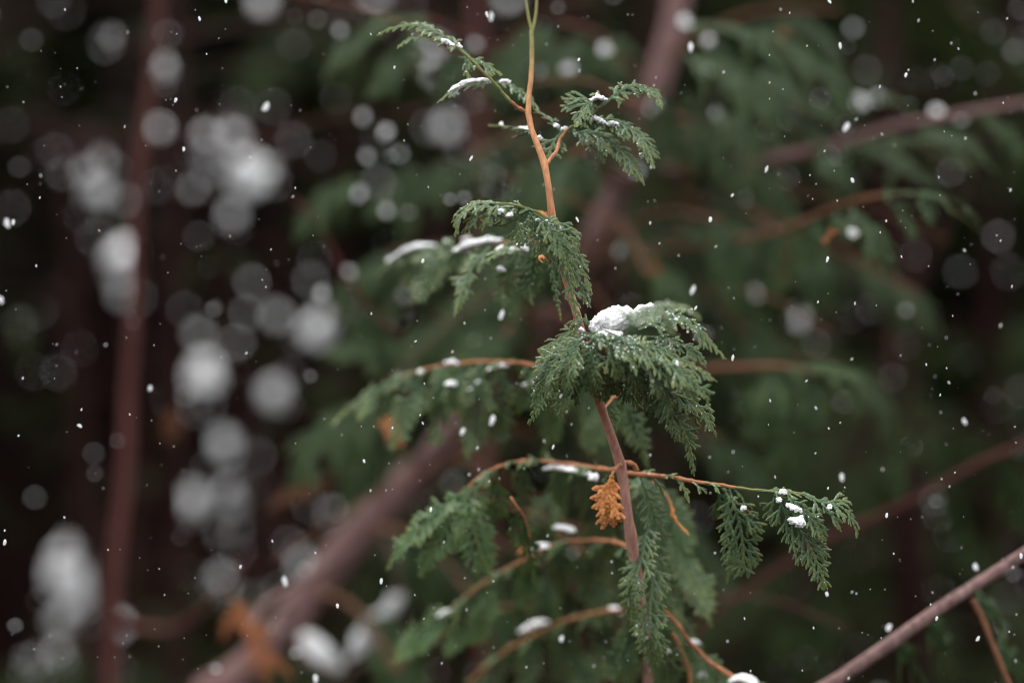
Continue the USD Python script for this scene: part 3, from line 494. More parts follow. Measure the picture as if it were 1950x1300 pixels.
trees = [('bushy cedar filling the space behind the sapling stem', .14, 3.1, 4.2, .25, .62, 76, 1), ('bushy cedar behind the fronds at the right', .72, 3.0, 4.0, .2, .60, 76, 2), ('tall cedar behind the upper left fronds', -.3, 6.4, 5.6, .6, .8, 70, 3),
         ('cedar at the dark right edge', 1.45, 4.0, 4.6, .3, .6, 40, 4), ('small cedar carrying the bright snow at the foot of the slender trunk', -1.19, 5.1, 1.75, .25, .34, 30, 5), ('slim cedar with the snow column left of centre', -.84, 5.0, 2.15, .2, .42, 40, 6),
         ('tall cedar at the far left edge', -2.7, 6.4, 6, .8, .8, 60, 7), ('tall cedar far behind the sapling', .5, 5.8, 6, .4, .9, 70, 8), ('tall cedar far behind the right fronds', 1.9, 6.4, 6, .5, .9, 70, 9), ('low cedar at the bottom left with snow on its boughs', -1.5, 5.6, 1.0, .12, .5, 26, 10),
         ('low cedar below the diagonal trunk', -.55, 3.6, .95, .15, .5, 24, 11), ('low cedar at the bottom right', .9, 4.6, 1.7, .15, .7, 40, 12), ('slim snowy cedar left of the slender trunk', -1.0, 3.9, 1.9, .3, .36, 34, 13),
         ('small cedar with the lone round snow clump, left of the young cedar', -.58, 5.5, 1.6, .2, .4, 34, 14), ('slim cedar with snow behind the top of the young cedar', -.2, 5.0, 2.4, .5, .42, 44, 15)]
ext = {i: [] for i in range(len(trees))}; FARP = []
for (px, py, br, sz, dist) in FAR:
    p = at(px, py, dist); FARP.append(p)
    if dist > 2.3:
        i = min(range(len(trees)), key=lambda i: math.hypot(trees[i][1] - p[0], (trees[i][2] - p[1]) * 1.0) + (0.5 if p[2] > trees[i][3] else 0)); ext[i].append(p)
for i, (lab, x, y, h, low, reach, n, sd) in enumerate(trees):
    cedar('cedar', lab, x, y, h, low, reach, n, sd, extra=ext[i], r0=.03 + .004 * h)
def copy_of(src, name, label, group, loc, rotz, scale):
    x = UsdGeom.Xform.Define(stage, numbered('/World/' + name)); x.AddTranslateOp().Set(Gf.Vec3d(*map(float, loc))); x.AddRotateZOp().Set(float(rotz)); x.AddScaleOp().Set(Gf.Vec3f(scale, scale, scale))
    p = tag(x.GetPrim(), label, 'tree', group); p.GetReferences().AddInternalReference(src.GetPath()); p.SetInstanceable(True)
    return p
rr = np.random.default_rng(21); G = 'tall dark cedars of the wood'; LB = 'tall dark cedar standing in the deep wood'
tall = [cedar('tall_cedar', LB, -3.4, 8.2, 8.0, 1.2, 1.8, 84, 60, group=G, r0=.09, density=.55, size=.32), cedar('tall_cedar', LB, 2.3, 9.0, 8.0, .9, 1.9, 84, 61, group=G, r0=.09, density=.55, size=.32),
        cedar('tall_cedar', LB, -1.1, 8.0, 8.0, 2.2, 1.9, 80, 62, group=G, r0=.09, density=.55, size=.32)]
for i, (x, y) in enumerate([(-2.2, 8.8), (0.0, 9.2), (1.1, 8.4), (3.4, 8.2), (-3.0, 11.0), (-1.6, 11.5), (-.3, 11.2), (.9, 11.8), (2.2, 11.2), (3.8, 11.6), (-4.5, 10.0), (4.8, 10.0), (-2.7, 7.0), (-.7, 7.2), (.5, 7.4), (2.9, 7.2), (-1.7, 9.8), (1.7, 10.0), (-3.9, 7.2), (4.2, 7.4),
                          (-3.0, 1.5), (3.2, 1.8), (-4.2, -1.8), (4.4, -1.5), (-2.8, -5.0), (0.2, -6.2), (3.0, -5.2), (-6.0, 4.5), (6.0, 4.8), (-6.5, -5.0), (6.5, -5.0), (-1.6, -8.5), (1.8, -8.8), (-4.6, 1.6), (4.8, 1.4), (-1.4, -5.6), (1.6, -5.4), (-4.4, -4.0), (4.6, -3.8)]):
    copy_of(tall[2 if x < -.5 and y > 6 else i % 2], 'tall_cedar', LB, G, (x, y, gz(x, y)), rr.uniform(0, 360), rr.uniform(.9, 1.12))

# far snow, each clump lying on its bough
def place_words(px, py):
    col = 'far left' if px < 150 else 'left' if px < 420 else 'left of centre' if px < 700 else 'upper centre' if py < 420 and px < 1010 else 'centre' if px < 1280 else 'right of centre' if px < 1560 else 'right'
    return col
zones = {}
for i, (px, py, br, sz, dist) in enumerate(FAR):
    z = ('at the left edge' if px < 120 else 'left of the slender trunk' if px < 215 else 'against the slender trunk' if px < 330 else 'in the snow column left of centre' if px < 545 else 'beside the diagonal trunk' if py > 880 and px < 900
         else 'left of the young cedar' if px < 800 else 'behind the young cedar' if px < 1130 else 'right of the leaning trunk' if px < 1480 else 'on the boughs at the right')
    zones.setdefault(z, []).append(i)
FL = {}; ct, st_ = math.cos(.5), math.sin(.5); TILT = np.array([[1, 0, 0], [0, ct, -st_], [0, st_, ct]])   # the snow slopes with its bough towards the clearing
ordn = ['topmost', 'second', 'third', 'fourth', 'fifth', 'sixth', 'seventh', 'eighth', 'ninth', 'tenth', 'eleventh', 'twelfth'] + [f'{n}th' for n in range(13, 60)]
for z, ids in zones.items():
    for i in ids:
        if i >= NMAIN: FL[i] = f'small grey snow fragment beside a brighter clump {z}'
    for k, i in enumerate(sorted([i for i in ids if i < NMAIN], key=lambda i: FAR[i][1])):
        br = FAR[i][2]; look = 'bright soft' if br > .4 else 'grey' if br > .2 else 'faint'
        FL[i] = f'{look} snow clump {z}, ' + ('topmost there' if k == 0 else f'{ordn[k]} from the top')
for i, (px, py, br, sz, dist) in enumerate(FAR):
    k = S0 * dist / FOCUS; blur = 97 * (dist - FOCUS) / dist
    q = max(sz * sz * br / 1.35 , 30) ** .5 if dist > 1.7 else sz * .8
    q = q * k * (1.0 if br > .2 else .75); rg = np.random.default_rng(900 + i); a = rg.normal(0, .35); p = FARP[i]
    d = np.array([math.cos(a), rg.normal(0, .3), math.sin(a)]) * q * .42
    v, f = snow_mesh(np.array([p - d, p + d * .2 + [0, 0, q * .06], p + d]), q * 1.2, q * rg.uniform(.75, 1.05), 900 + i, 2, rough=.8, grain=.1)
    v = (v - p) @ TILT.T + p
    put('snow_clump', v, f, M['snow'], smooth=True, label=FL[i], cat='snow clump', group='soft snow clumps on the boughs behind' if i < NMAIN else 'snow fragments beside the bright clumps')
# fine snow dusted on the foliage behind
rg = np.random.default_rng(77); bag = Bag(); ico = trimesh.creation.icosphere(subdivisions=1)
for k in range(220):
    dist = rg.choice([rg.uniform(1.3, 2.2), rg.uniform(2.4, 4.5), rg.uniform(3, 6)]); px, py = rg.uniform(-60, 2010), rg.uniform(-60, 1360); q = rg.uniform(.001, .0024) * (dist / 1.5)
    bag.add(at(px, py, dist) + np.array(ico.vertices) * q * np.array([1.3, 1.1, .7]) * (1 + .25 * rg.normal(0, 1, (len(ico.vertices), 1))), ico.faces)
v, f, a = bag.get(); put('distant_snowfall', v, f, M['snow'], smooth=True, kind='stuff', label='soft specks of snow falling far behind in the wood', cat='snow')

# ------------------------------------------------------------------ the cedar sapling in the plane of focus
sap = thing('cedar_sapling', 'slender young cedar in sharp focus with an orange stem and green fronds', 'young cedar', None, (at(1262, 650, FOCUS)[0], FOCUS, 0))
STEM = [(1012, 58), (1013, 110), (1010, 160), (1005, 205), (1013, 250), (1034, 303), (1045, 360), (1052, 420), (1065, 480), (1080, 540), (1099, 600), (1115, 660), (1132, 735), (1150, 790), (1171, 850),
        (1184, 895), (1191, 950), (1201, 1020), (1214, 1100), (1225, 1200), (1235, 1300, .03)]
sc = path3(STEM); g0 = np.array([at(1262, 650, FOCUS)[0], FOCUS + .16, -.05])
sc = np.vstack([sc, sc[-1] * .7 + g0 * .3 + [.004, .006, 0], sc[-1] * .3 + g0 * .7 + [.010, -.004, 0], g0]); cs = curve(sc, 150)
zz = cs[:, 2]
rad = np.interp(zz, [0, .95, 1.16, 1.27, 1.36, 1.46, 1.52, 1.55], [13.0e-3, 4.3e-3, 3.4e-3, 2.9e-3, 2.35e-3, 1.75e-3, 1.4e-3, 1.2e-3])
for jz in (sc[3, 2], sc[5, 2], sc[7, 2], sc[15, 2], sc[17, 2]): rad = rad * (1 + .28 * np.exp(-((zz - jz) / .0035) ** 2))
v, f = tube(cs, rad, 14, .10, 3); put('trunk', v, f, M['stem'], sap, smooth=True)
for tip in ([(1013, 62), (1006, 30), (1001, -8), (994, -60)], [(1013, 62), (1020, 30), (1023, -8), (1030, -70)]):
    c = curve(path3(tip), 14); v, f = tube(c, np.linspace(1.1e-3, .7e-3, 14), 8, .1, 5); put('leader', v, f, M['green_twig'], sap, smooth=True)
def branch(pts, r0, r1, m='twig', dz=0.0, rough=.12, parent=sap, name='branch', n=26, sprigs=True):
    n = max(n, 8 * len(pts)); rg = np.random.default_rng(int(pts[0][0] * 7 + pts[0][1])); c = curve(path3(pts, dz), n); L = np.linalg.norm(np.diff(c, axis=0), axis=1).sum(); t = np.linspace(0, 1, n)
    wob = np.stack([meshkit.fbm(np.stack([t * L / .011 + 9 * k, t * 0 + rg.random() * 9, t * 0], -1), 3, k) - .5 for k in range(3)], 1) * np.minimum(1, np.minimum(t, 1 - t) * 8)[:, None]
    c = c + wob * .0013; r = np.linspace(r0, r1, n) * PX * .85
    for q in np.arange(.004, L, .0085): r = r * (1 + .30 * np.exp(-((t * L - q - rg.normal(0, .0012)) / .0011) ** 2))     # nodes where shoots leave
    v, f = tube(c, r, 8, rough * 1.6, len(names)); p = put(name, v, f, M[m], parent, smooth=True)
    if m == 'twig' and L > .02 and sprigs:                     # short shoots grow all along the twig
        for q in np.arange(rg.uniform(.006, .012), L * .97, .0085):
            i = min(int(q / L * (n - 1)), n - 2); tg = unit(c[i + 1] - c[i]); ln = rg.uniform(.007, .018); sd = rg.choice([-1, 1])
            d = unit(tg * .7 + np.array([0, sd * .5, rg.uniform(-.7, .25)])); e = c[i] + d * ln * .6; cc = np.array([c[i], e, e + unit(d + [0, 0, -.8]) * ln * .5]); bag = Bag()
            frond(bag, cc, rg.uniform(.003, .006), facing(cc, rg.uniform(10, 60)), rg); fv, ff, fa = bag.get(); put('frond', fv, ff, M['leaf_green' if rg.random() < .3 else 'leaf'], p, attr=fa)
    return p
NF = near_frond
# top left branch
b = branch([(1003, 214, .004), (992, 209, .003), (982, 202, .002), (972, 193, 0)], 4.6, 3.8, sprigs=False)
branch([(973, 194, 0), (960, 180, 0), (940, 156, -.002), (905, 122, -.004), (880, 98, -.004), (850, 76, -.004)], 3.6, 2.2, 'green_twig')
NF(b, [(962, 182), (925, 143), (892, 106), (865, 82), (835, 62), (800, 48), (765, 50), (738, 57), (718, 68)], 30, 46, seed=1, start=.40, w=.0011, sag=.9, spacing=.005)
NF(b, [(838, 78), (805, 70), (775, 77), (756, 93)], 14, 45, seed=2, sag=.8, spacing=.005)
NF(b, [(872, 108), (893, 113), (925, 125), (957, 143)], 22, 40, seed=3, sag=.8)
NF(b, [(886, 112), (889, 128), (892, 152)], 17, 15, seed=4)
NF(b, [(948, 158), (915, 160), (880, 166), (853, 180), (832, 196)], 26, 60, seed=5, dz=.004, sag=.7)
NF(b, [(945, 155), (970, 162), (998, 178), (1016, 196), (1027, 212)], 24, 50, seed=6, dz=.012, sag=.9)
# upper right branch
b = branch([(1038, 318, .002), (1048, 303, .004), (1060, 288, .006), (1064, 270, .008), (1080, 248, .008), (1086, 244, .008)], 4.6, 3.2, sprigs=False)
branch([(1080, 248, .008), (1120, 222, .006), (1160, 192, .004), (1190, 174, 0)], 3.0, 2.0, 'green_twig')
NF(b, [(1150, 198), (1180, 174), (1208, 163), (1235, 168), (1252, 185), (1261, 208)], 27, 42, seed=7, sag=1.0, start=.12, spacing=.005)
NF(b, [(1176, 180), (1179, 193), (1178, 206)], 9, 10, seed=8)
NF(b, [(1162, 193), (1130, 192), (1108, 208), (1104, 240)], 36, 30, seed=9, dz=.002, start=.04, spacing=.005)
NF(b, [(1140, 205), (1110, 193), (1082, 190)], 16, 60, seed=10, dz=.004)
NF(b, [(1110, 228), (1155, 230), (1195, 243), (1228, 272), (1246, 322)], 38, 50, seed=11, dz=.008, sag=.8, spacing=.005)
NF(b, [(1080, 250), (1130, 256), (1172, 280), (1203, 310), (1222, 347)], 44, 48, seed=12, dz=.012, sag=.8, spacing=.005)
NF(b, [(1078, 246), (1060, 262), (1048, 285), (1042, 306)], 34, 25, seed=13, dz=.01)
NF(b, [(1072, 255), (1045, 226), (1016, 207)], 24, 58, seed=14, dz=.014, sag=.6)
NF(b, [(1085, 240), (1110, 262), (1135, 290), (1150, 312)], 24, 45, seed=15, dz=.016)
b = branch([(1012, 250, .004), (995, 246, .014), (965, 241, .022), (930, 238, .03)], 2.6, 1.4, 'green_twig')
NF(b, [(1012, 250, .004), (975, 243, .02), (930, 240, .03)], 16, 70, seed=16, sag=.4)
NF(b, [(1005, 252, .006), (990, 258, .02), (975, 263, .03)], 9, 60, seed=17)
# the upper arching branch with its dense fan
b = branch([(1054, 428, -.002), (1040, 414, -.006), (1015, 400, -.010), (985, 392, -.014), (950, 387, -.018)], 4.0, 2.2, 'green_twig')
NF(b, [(1020, 402), (985, 392), (945, 387), (908, 387), (884, 399), (871, 424), (868, 452)], 34, 62, seed=20, dz=-.012, sag=1.0, start=.02)
NF(b, [(985, 394), (955, 396), (930, 408), (918, 440)], 26, 18, seed=21, dz=-.014)
NF(b, [(950, 390), (925, 397), (900, 412), (884, 444)], 26, 22, seed=22, dz=-.012)
NF(b, [(1010, 400), (990, 412), (984, 430), (986, 456)], 28, 15, seed=23, dz=-.012)
NF(b, [(975, 396), (962, 412), (940, 432)], 18, 12, seed=24, dz=-.010)
NF(b, [(1010, 402), (1040, 424), (1062, 455), (1075, 490), (1078, 522)], 36, 32, seed=25, dz=-.010)
NF(b, [(1025, 408), (1062, 424), (1090, 452), (1100, 485)], 28, 50, seed=26, dz=-.006, sag=.7)
NF(b, [(1005, 402), (1022, 430), (1034, 462), (1052, 500)], 32, 25, seed=27, dz=-.006)
NF(b, [(1040, 430), (1068, 470), (1086, 510), (1098, 548)], 30, 30, seed=28, dz=-.002)
NF(b, [(1050, 430), (1085, 470), (1110, 515), (1128, 560)], 26, 42, seed=29, dz=.006)
NF(b, [(1076, 505), (1085, 540), (1093, 575), (1102, 610)], 20, 25, seed=30, dz=-.008)
NF(b, [(1098, 515), (1108, 548), (1120, 585)], 20, 40, seed=31, dz=.008)
NF(b, [(1050, 515), (1058, 555), (1068, 610)], 10, 20, seed=32, dz=.02)
NF(b, [(1020, 410), (1000, 440), (985, 470)], 26, 30, seed=33, dz=.0)
# the branch behind it, to the left, under long snow
b = branch([(1062, 470, .01), (1030, 462, .04), (990, 462, .06), (940, 465, .08), (880, 472, .10), (820, 478, .12)], 4.4, 2.2)
NF(b, [(900, 468, .09), (850, 473, .105), (800, 480, .12), (750, 494, .135), (712, 530, .14)], 40, 66, seed=40, sag=1.0)
NF(b, [(935, 468, .06), (905, 500, .055), (882, 545, .05), (865, 603, .045)], 26, 10, seed=41)
NF(b, [(870, 474, .10), (840, 500, .10), (815, 535, .10), (785, 578, .10)], 34, 20, seed=42)
NF(b, [(990, 464, .05), (975, 500, .05), (962, 540, .055), (955, 580, .055)], 34, 20, seed=43)
NF(b, [(820, 478, .12), (790, 505, .125), (765, 545, .13)], 26, 35, seed=44)
NF(b, [(1025, 465, .03), (1015, 505, .035), (1010, 545, .04), (1012, 580, .04)], 34, 20, seed=45)
NF(b, [(920, 470, .08), (900, 490, .09), (875, 520, .09)], 34, 40, seed=46)
NF(b, [(1000, 464, .05), (960, 476, .04), (925, 496, .03)], 34, 62, seed=47)
NF(b, [(1040, 470, .02), (1060, 510, .03), (1085, 550, .04)], 30, 40, seed=48)
NF(b, [(1045, 500, -.006), (1034, 488, -.012), (1026, 493, -.014), (1034, 500, -.012)], 7, 20, seed=49, m='dead', name='dead_frond', label='curled orange dead tip', third=False)
NF(b, [(1048, 418, .02), (1030, 404, .03), (1012, 405, .035)], 9, 30, seed=50, m='dead', name='dead_frond', label='pale orange dead tip', third=False)
# the large fan in the middle
b = branch([(1108, 640, 0), (1122, 640, -.004), (1148, 642, -.006), (1178, 648, -.006), (1210, 656, -.008)], 3.0, 2.0, 'green_twig')
NF(b, [(1150, 628), (1195, 648), (1245, 662), (1300, 690), (1340, 708), (1366, 727)], 36, 50, seed=60, dz=-.020, sag=.6)
NF(b, [(1150, 630), (1200, 660), (1250, 690), (1300, 722), (1352, 748)], 34, 42, seed=61, dz=-.016, sag=.5)
NF(b, [(1150, 632), (1190, 670), (1232, 712), (1275, 745), (1320, 765), (1345, 790), (1364, 832)], 40, 34, seed=62, dz=-.012)
NF(b, [(1160, 640), (1205, 690), (1250, 745), (1290, 800), (1313, 850), (1322, 907)], 36, 26, seed=63, dz=-.014)
NF(b, [(1150, 640), (1195, 690), (1225, 740), (1240, 792)], 36, 22, seed=64, dz=-.010)
NF(b, [(1170, 640), (1215, 665), (1265, 700), (1310, 735), (1330, 770)], 32, 40, seed=65, dz=-.022)
NF(b, [(1135, 632), (1092, 655), (1052, 692), (1030, 745), (1008, 810)], 38, 40, seed=66, dz=-.010)
NF(b, [(1140, 634), (1108, 670), (1082, 722), (1064, 795)], 34, 24, seed=67, dz=-.016)
NF(b, [(1145, 636), (1128, 672), (1120, 712), (1135, 752)], 36, 20, seed=68, dz=-.018)
NF(b, [(1150, 636), (1158, 670), (1170, 700), (1176, 722)], 32, 15, seed=69, dz=-.024, tipc=1.3)
NF(b, [(1130, 632), (1085, 640), (1045, 660), (1020, 690)], 30, 58, seed=70, dz=-.004, sag=.7)
NF(b, [(1160, 636), (1180, 675), (1200, 710), (1215, 750)], 32, 20, seed=71, dz=-.02)
NF(b, [(1125, 634), (1080, 668), (1040, 715), (1018, 770)], 30, 35, seed=72, dz=-.002)
NF(b, [(1110, 612), (1098, 622), (1086, 646)], 18, 30, seed=73, dz=-.006)
NF(b, [(1125, 618), (1110, 606), (1098, 618)], 14, 50, seed=74, dz=-.004)
NF(b, [(1145, 640), (1110, 690), (1095, 740), (1098, 775)], 28, 25, seed=75, dz=-.006)
NF(b, [(1215, 628), (1255, 612), (1295, 600), (1322, 622), (1352, 652), (1383, 684)], 30, 48, seed=76, dz=-.016, sag=.9, third=False, spacing=.0046)
NF(b, [(1150, 622), (1185, 612), (1230, 605), (1280, 604), (1315, 618)], 40, 78, seed=77, dz=.004, sag=.4)
NF(b, [(1130, 622), (1165, 606), (1210, 596), (1250, 590)], 40, 80, seed=78, dz=.014, sag=.3)
NF(b, [(1190, 648), (1196, 622), (1214, 604), (1246, 588), (1288, 580), (1316, 592), (1334, 612)], 24, 52, seed=79, dz=-.060, sag=.7, third=False)
NF(b, [(1205, 630), (1190, 600), (1176, 590)], 17, 35, seed=80, dz=-.062, third=False)
NF(b, [(1255, 590), (1268, 612), (1284, 640)], 18, 30, seed=81, dz=-.058, third=False)
NF(b, [(1290, 745), (1320, 790), (1330, 815)], 22, 25, seed=82, dz=-.010)
for i, (p, h, r, z) in enumerate([([(1120, 640), (1150, 648), (1185, 668), (1215, 700)], 34, 50, -.024), ([(1115, 640), (1095, 660), (1078, 700), (1070, 740)], 36, 35, -.018), ([(1130, 642), (1140, 680), (1150, 720), (1148, 765)], 36, 20, -.012), ([(1200, 660), (1235, 690), (1262, 730), (1280, 780)], 36, 35, -.022),
        ([(1100, 650), (1060, 690), (1040, 740), (1046, 790)], 34, 35, .004), ([(1180, 655), (1186, 700), (1200, 745), (1222, 780)], 34, 25, -.006), ([(1240, 680), (1290, 705), (1335, 740), (1352, 775)], 30, 40, -.026), ([(1250, 720), (1275, 780), (1290, 840)], 30, 25, -.016),
        ([(1112, 632), (1092, 628), (1068, 640), (1050, 660)], 26, 55, .004), ([(1120, 622), (1104, 604), (1092, 612), (1084, 632)], 20, 40, .0), ([(1230, 640), (1275, 645), (1320, 672), (1345, 700)], 26, 50, -.012)]):
    NF(b, p, h, r, seed=500 + i, dz=z)
# fronds hanging behind the stem below the fan
b = branch([(1148, 780, .01), (1165, 760, .03), (1185, 748, .05)], 3.0, 2.0)
NF(b, [(1178, 748, .05), (1200, 785, .05), (1216, 830, .05), (1236, 892, .05)], 30, 25, seed=90)
NF(b, [(1180, 760, .06), (1190, 810, .06), (1200, 850, .06)], 22, 25, seed=91)
NF(b, [(1110, 700, .08), (1105, 760, .09), (1112, 830, .09)], 14, 25, seed=92)
NF(b, [(1085, 720, .09), (1060, 780, .09), (1045, 850, .09)], 36, 30, seed=93)
# long branch to the left below the fan
b = branch([(1122, 700, .02), (1085, 700, .04), (1035, 698, .06), (985, 690, .075), (930, 688, .085), (870, 692, .095), (805, 703, .105), (760, 720, .11)], 6.4, 3.2)
NF(b, [(800, 704, .105), (755, 722, .11), (710, 742, .115), (672, 768, .115), (648, 790, .115), (632, 812, .11)], 34, 58, seed=100, sag=.9, tipc=1.2)
NF(b, [(735, 733, .11), (708, 752, .11), (692, 775, .105), (682, 802, .10)], 24, 20, seed=101, tipc=1.2)
NF(b, [(800, 706, .10), (782, 760, .095), (765, 805, .09), (743, 856, .085)], 42, 15, seed=102)
NF(b, [(850, 696, .095), (842, 750, .09), (835, 800, .09), (828, 852, .085)], 40, 18, seed=103)
NF(b, [(920, 692, .085), (912, 750, .08), (900, 810, .08), (888, 872, .075)], 48, 15, seed=104)
NF(b, [(965, 694, .08), (955, 745, .08), (948, 795, .08), (938, 838, .08)], 44, 20, seed=105)
NF(b, [(880, 695, .09), (868, 740, .085), (862, 780, .085)], 36, 25, seed=106)
NF(b, [(760, 720, .11), (740, 765, .11), (728, 800, .11)], 28, 30, seed=107)
NF(b, [(1005, 698, .07), (1000, 740, .07), (985, 790, .075)], 34, 30, seed=108)
NF(b, [(1030, 700, .07), (1040, 760, .075), (1042, 820, .08), (1036, 880, .08)], 30, 25, seed=109)
# left branch at the lower fork
b = branch([(1183, 892, .012), (1150, 893, .03), (1100, 886, .045), (1045, 878, .05), (1000, 877, .05), (955, 887, .05), (915, 908, .05), (870, 945, .05)], 6.2, 2.6)
GR = dict(m='leaf_green')
NF(b, [(890, 930, .05), (850, 960, .048), (805, 1000, .046), (765, 1038, .044), (736, 1085, .042)], 40, 45, seed=110, **GR)
NF(b, [(885, 930, .05), (860, 985, .045), (835, 1030, .042), (798, 1098, .04)], 42, 20, seed=111, **GR)
NF(b, [(915, 908, .05), (900, 970, .045), (908, 1030, .04), (938, 1102, .036)], 46, 12, seed=112, **GR)
NF(b, [(900, 920, .05), (880, 975, .045), (872, 1020, .045), (865, 1050, .04)], 40, 22, seed=113, **GR)
NF(b, [(950, 890, .05), (945, 940, .055), (935, 1000, .06)], 40, 25, seed=114, **GR)
NF(b, [(1000, 880, .05), (990, 930, .065), (985, 980, .075)], 34, 30, seed=115)
NF(b, [(1060, 882, .05), (1065, 930, .07), (1075, 990, .08)], 32, 30, seed=116)
NF(b, [(1110, 890, .04), (1112, 950, .06), (1105, 1000, .07)], 26, 30, seed=117)
b2 = branch([(972, 945, .02), (985, 965, .02), (1000, 990, .025), (1012, 1030, .03)], 3.0, 1.6, sprigs=False)
NF(b2, [(995, 980, .025), (1005, 1020, .03), (1014, 1075, .035), (1016, 1112, .035)], 28, 20, seed=118, **GR)
NF(b2, [(985, 970, .03), (980, 1010, .035), (985, 1045, .035)], 22, 20, seed=119)
# right branch at the lower fork
b = branch([(1185, 900, .01), (1215, 902, .01), (1255, 906, .006), (1300, 912, .004), (1350, 921, .002), (1400, 928, 0)], 6.0, 3.6)
b3 = branch([(1398, 928), (1440, 932), (1485, 936), (1530, 940)], 3.4, 2.0, 'green_twig')
NF(b, [(1388, 930), (1404, 980), (1414, 1032), (1416, 1090)], 56, 8, seed=120, dz=.008)
NF(b, [(1400, 1010, .016), (1395, 1060, .02), (1384, 1110, .02)], 12, 20, seed=121, third=False)
NF(b, [(1365, 924, .01), (1370, 960, .016), (1362, 990, .02)], 24, 25, seed=122)
NF(b3, [(1480, 938), (1495, 975), (1525, 1012), (1545, 1048), (1562, 1085), (1576, 1122)], 46, 22, seed=123, dz=-.002, start=.03)
NF(b3, [(1530, 940), (1562, 955), (1598, 962), (1620, 985), (1634, 1022)], 32, 50, seed=124, dz=-.004, sag=.9)
NF(b3, [(1440, 933), (1490, 936), (1535, 942), (1560, 952)], 24, 64, seed=125, sag=.5, third=False)
NF(b3, [(1500, 940), (1530, 975), (1555, 1000), (1572, 1030)], 30, 35, seed=126, dz=-.004)
NF(b3, [(1478, 938), (1470, 965), (1462, 990)], 28, 25, seed=127, dz=.004)
NF(b3, [(1565, 960), (1588, 985), (1602, 1012)], 18, 35, seed=128, dz=-.006)
# dead orange sprays at the fork
b = branch([(1182, 884, -.002), (1172, 892, -.018), (1164, 908, -.030)], 4.2, 3.0, sprigs=False)
NF(b, [(1166, 902), (1159, 930), (1158, 960), (1163, 998)], 33, 8, dz=-.030, w=.0017, spacing=.0044, seed=130, m='dead', name='dead_frond', label='bright orange dead spray hanging at the fork')
b = branch([(1188, 880, .004), (1205, 884, .006), (1213, 896, .006)], 5.0, 6.0, sprigs=False)
b = branch([(1240, 915, .03), (1262, 935, .03), (1276, 955, .028), (1282, 985, .026)], 2.6, 2.4, sprigs=False)
NF(b, [(1276, 952, .02), (1284, 985, .018), (1296, 1002, .018), (1312, 1018, .018)], 8, 20, seed=131, m='dead', name='dead_frond', label='small curled orange dead spray', third=False)
# hanging mass below the fork
b = branch([(1196, 930, .03), (1225, 925, .045), (1245, 960, .06), (1262, 1030, .07), (1290, 1110, .075)], 4.2, 2.2, 'green_twig')
for i, (p, h, r) in enumerate([
        ([(1236, 900, .05), (1218, 960, .05), (1220, 1040, .05), (1236, 1130, .05)], 46, 20), ([(1258, 915, .06), (1282, 1000, .06), (1302, 1080, .055), (1342, 1155, .05)], 44, 25),
        ([(1242, 990, .055), (1262, 1090, .05), (1300, 1195, .045)], 48, 20), ([(1206, 1060, .06), (1212, 1150, .06), (1232, 1240, .06)], 38, 20), ([(1226, 900, .04), (1205, 922, .035), (1196, 950, .03)], 28, 25),
        ([(1290, 1080, .06), (1325, 1130, .055), (1350, 1178, .05)], 34, 30), ([(1216, 960, .06), (1250, 1030, .06), (1262, 1090, .06)], 40, 30), ([(1262, 940, .07), (1298, 985, .07), (1322, 1040, .07)], 34, 30),
        ([(1230, 1130, .07), (1260, 1200, .07), (1262, 1270, .07)], 42, 25), ([(1220, 1200, .06), (1190, 1240, .06), (1150, 1290, .06)], 44, 35), ([(1215, 900, .03), (1240, 930, .03), (1262, 965, .03)], 24, 25)]):
    NF(b, p, h, r, seed=140 + i)
for i, (p, h, r) in enumerate([([(1250, 900, .07), (1236, 980, .075), (1232, 1060, .08), (1250, 1140, .08)], 52, 12), ([(1280, 1000, .08), (1300, 1070, .08), (1326, 1140, .08)], 46, 12), ([(1225, 1090, .075), (1240, 1170, .07), (1268, 1250, .07)], 50, 15),
        ([(1208, 1000, .07), (1190, 1080, .08), (1195, 1160, .08)], 46, 20), ([(1290, 1060, .065), (1335, 1110, .06), (1352, 1190, .055)], 36, 25), ([(1270, 1150, .05), (1300, 1200, .05), (1310, 1270, .05)], 40, 25),
        ([(1100, 1060, .12), (1130, 1120, .13), (1150, 1200, .13)], 55, 20), ([(1040, 1080, .13), (1040, 1140, .13), (1020, 1200, .14)], 55, 20), ([(1150, 960, .10), (1140, 1030, .11), (1150, 1100, .12)], 50, 20),
        ([(1060, 930, .12), (1040, 990, .12), (1050, 1060, .13)], 55, 20), ([(1180, 760, .09), (1150, 800, .09), (1110, 850, .09)], 40, 30), ([(1080, 1230, .14), (1110, 1280, .14), (1130, 1340, .14)], 60, 20)]):
    NF(b, p, h, r, seed=300 + i)
for i, (p, h, r) in enumerate([([(1218, 906, .012), (1246, 980, .014), (1248, 1050, .012), (1270, 1130, .012)], 44, 38), ([(1238, 990, .012), (1222, 1060, -.002), (1206, 1120, -.01), (1202, 1190, -.012)], 40, 35), ([(1252, 1060, .012), (1240, 1130, 0), (1238, 1200, -.01), (1252, 1270, -.01)], 44, 25), ([(1230, 1040, .02), (1252, 1110, .024), (1266, 1190, .028)], 48, 15), ([(1214, 1120, .028), (1222, 1190, .03), (1216, 1270, .034)], 46, 18),
        ([(1244, 1170, .02), (1266, 1240, .024), (1272, 1320, .03)], 48, 15), ([(1205, 1190, .026), (1186, 1250, .03), (1186, 1320, .034)], 46, 20)]):
    NF(b, p, h, r, seed=520 + i)
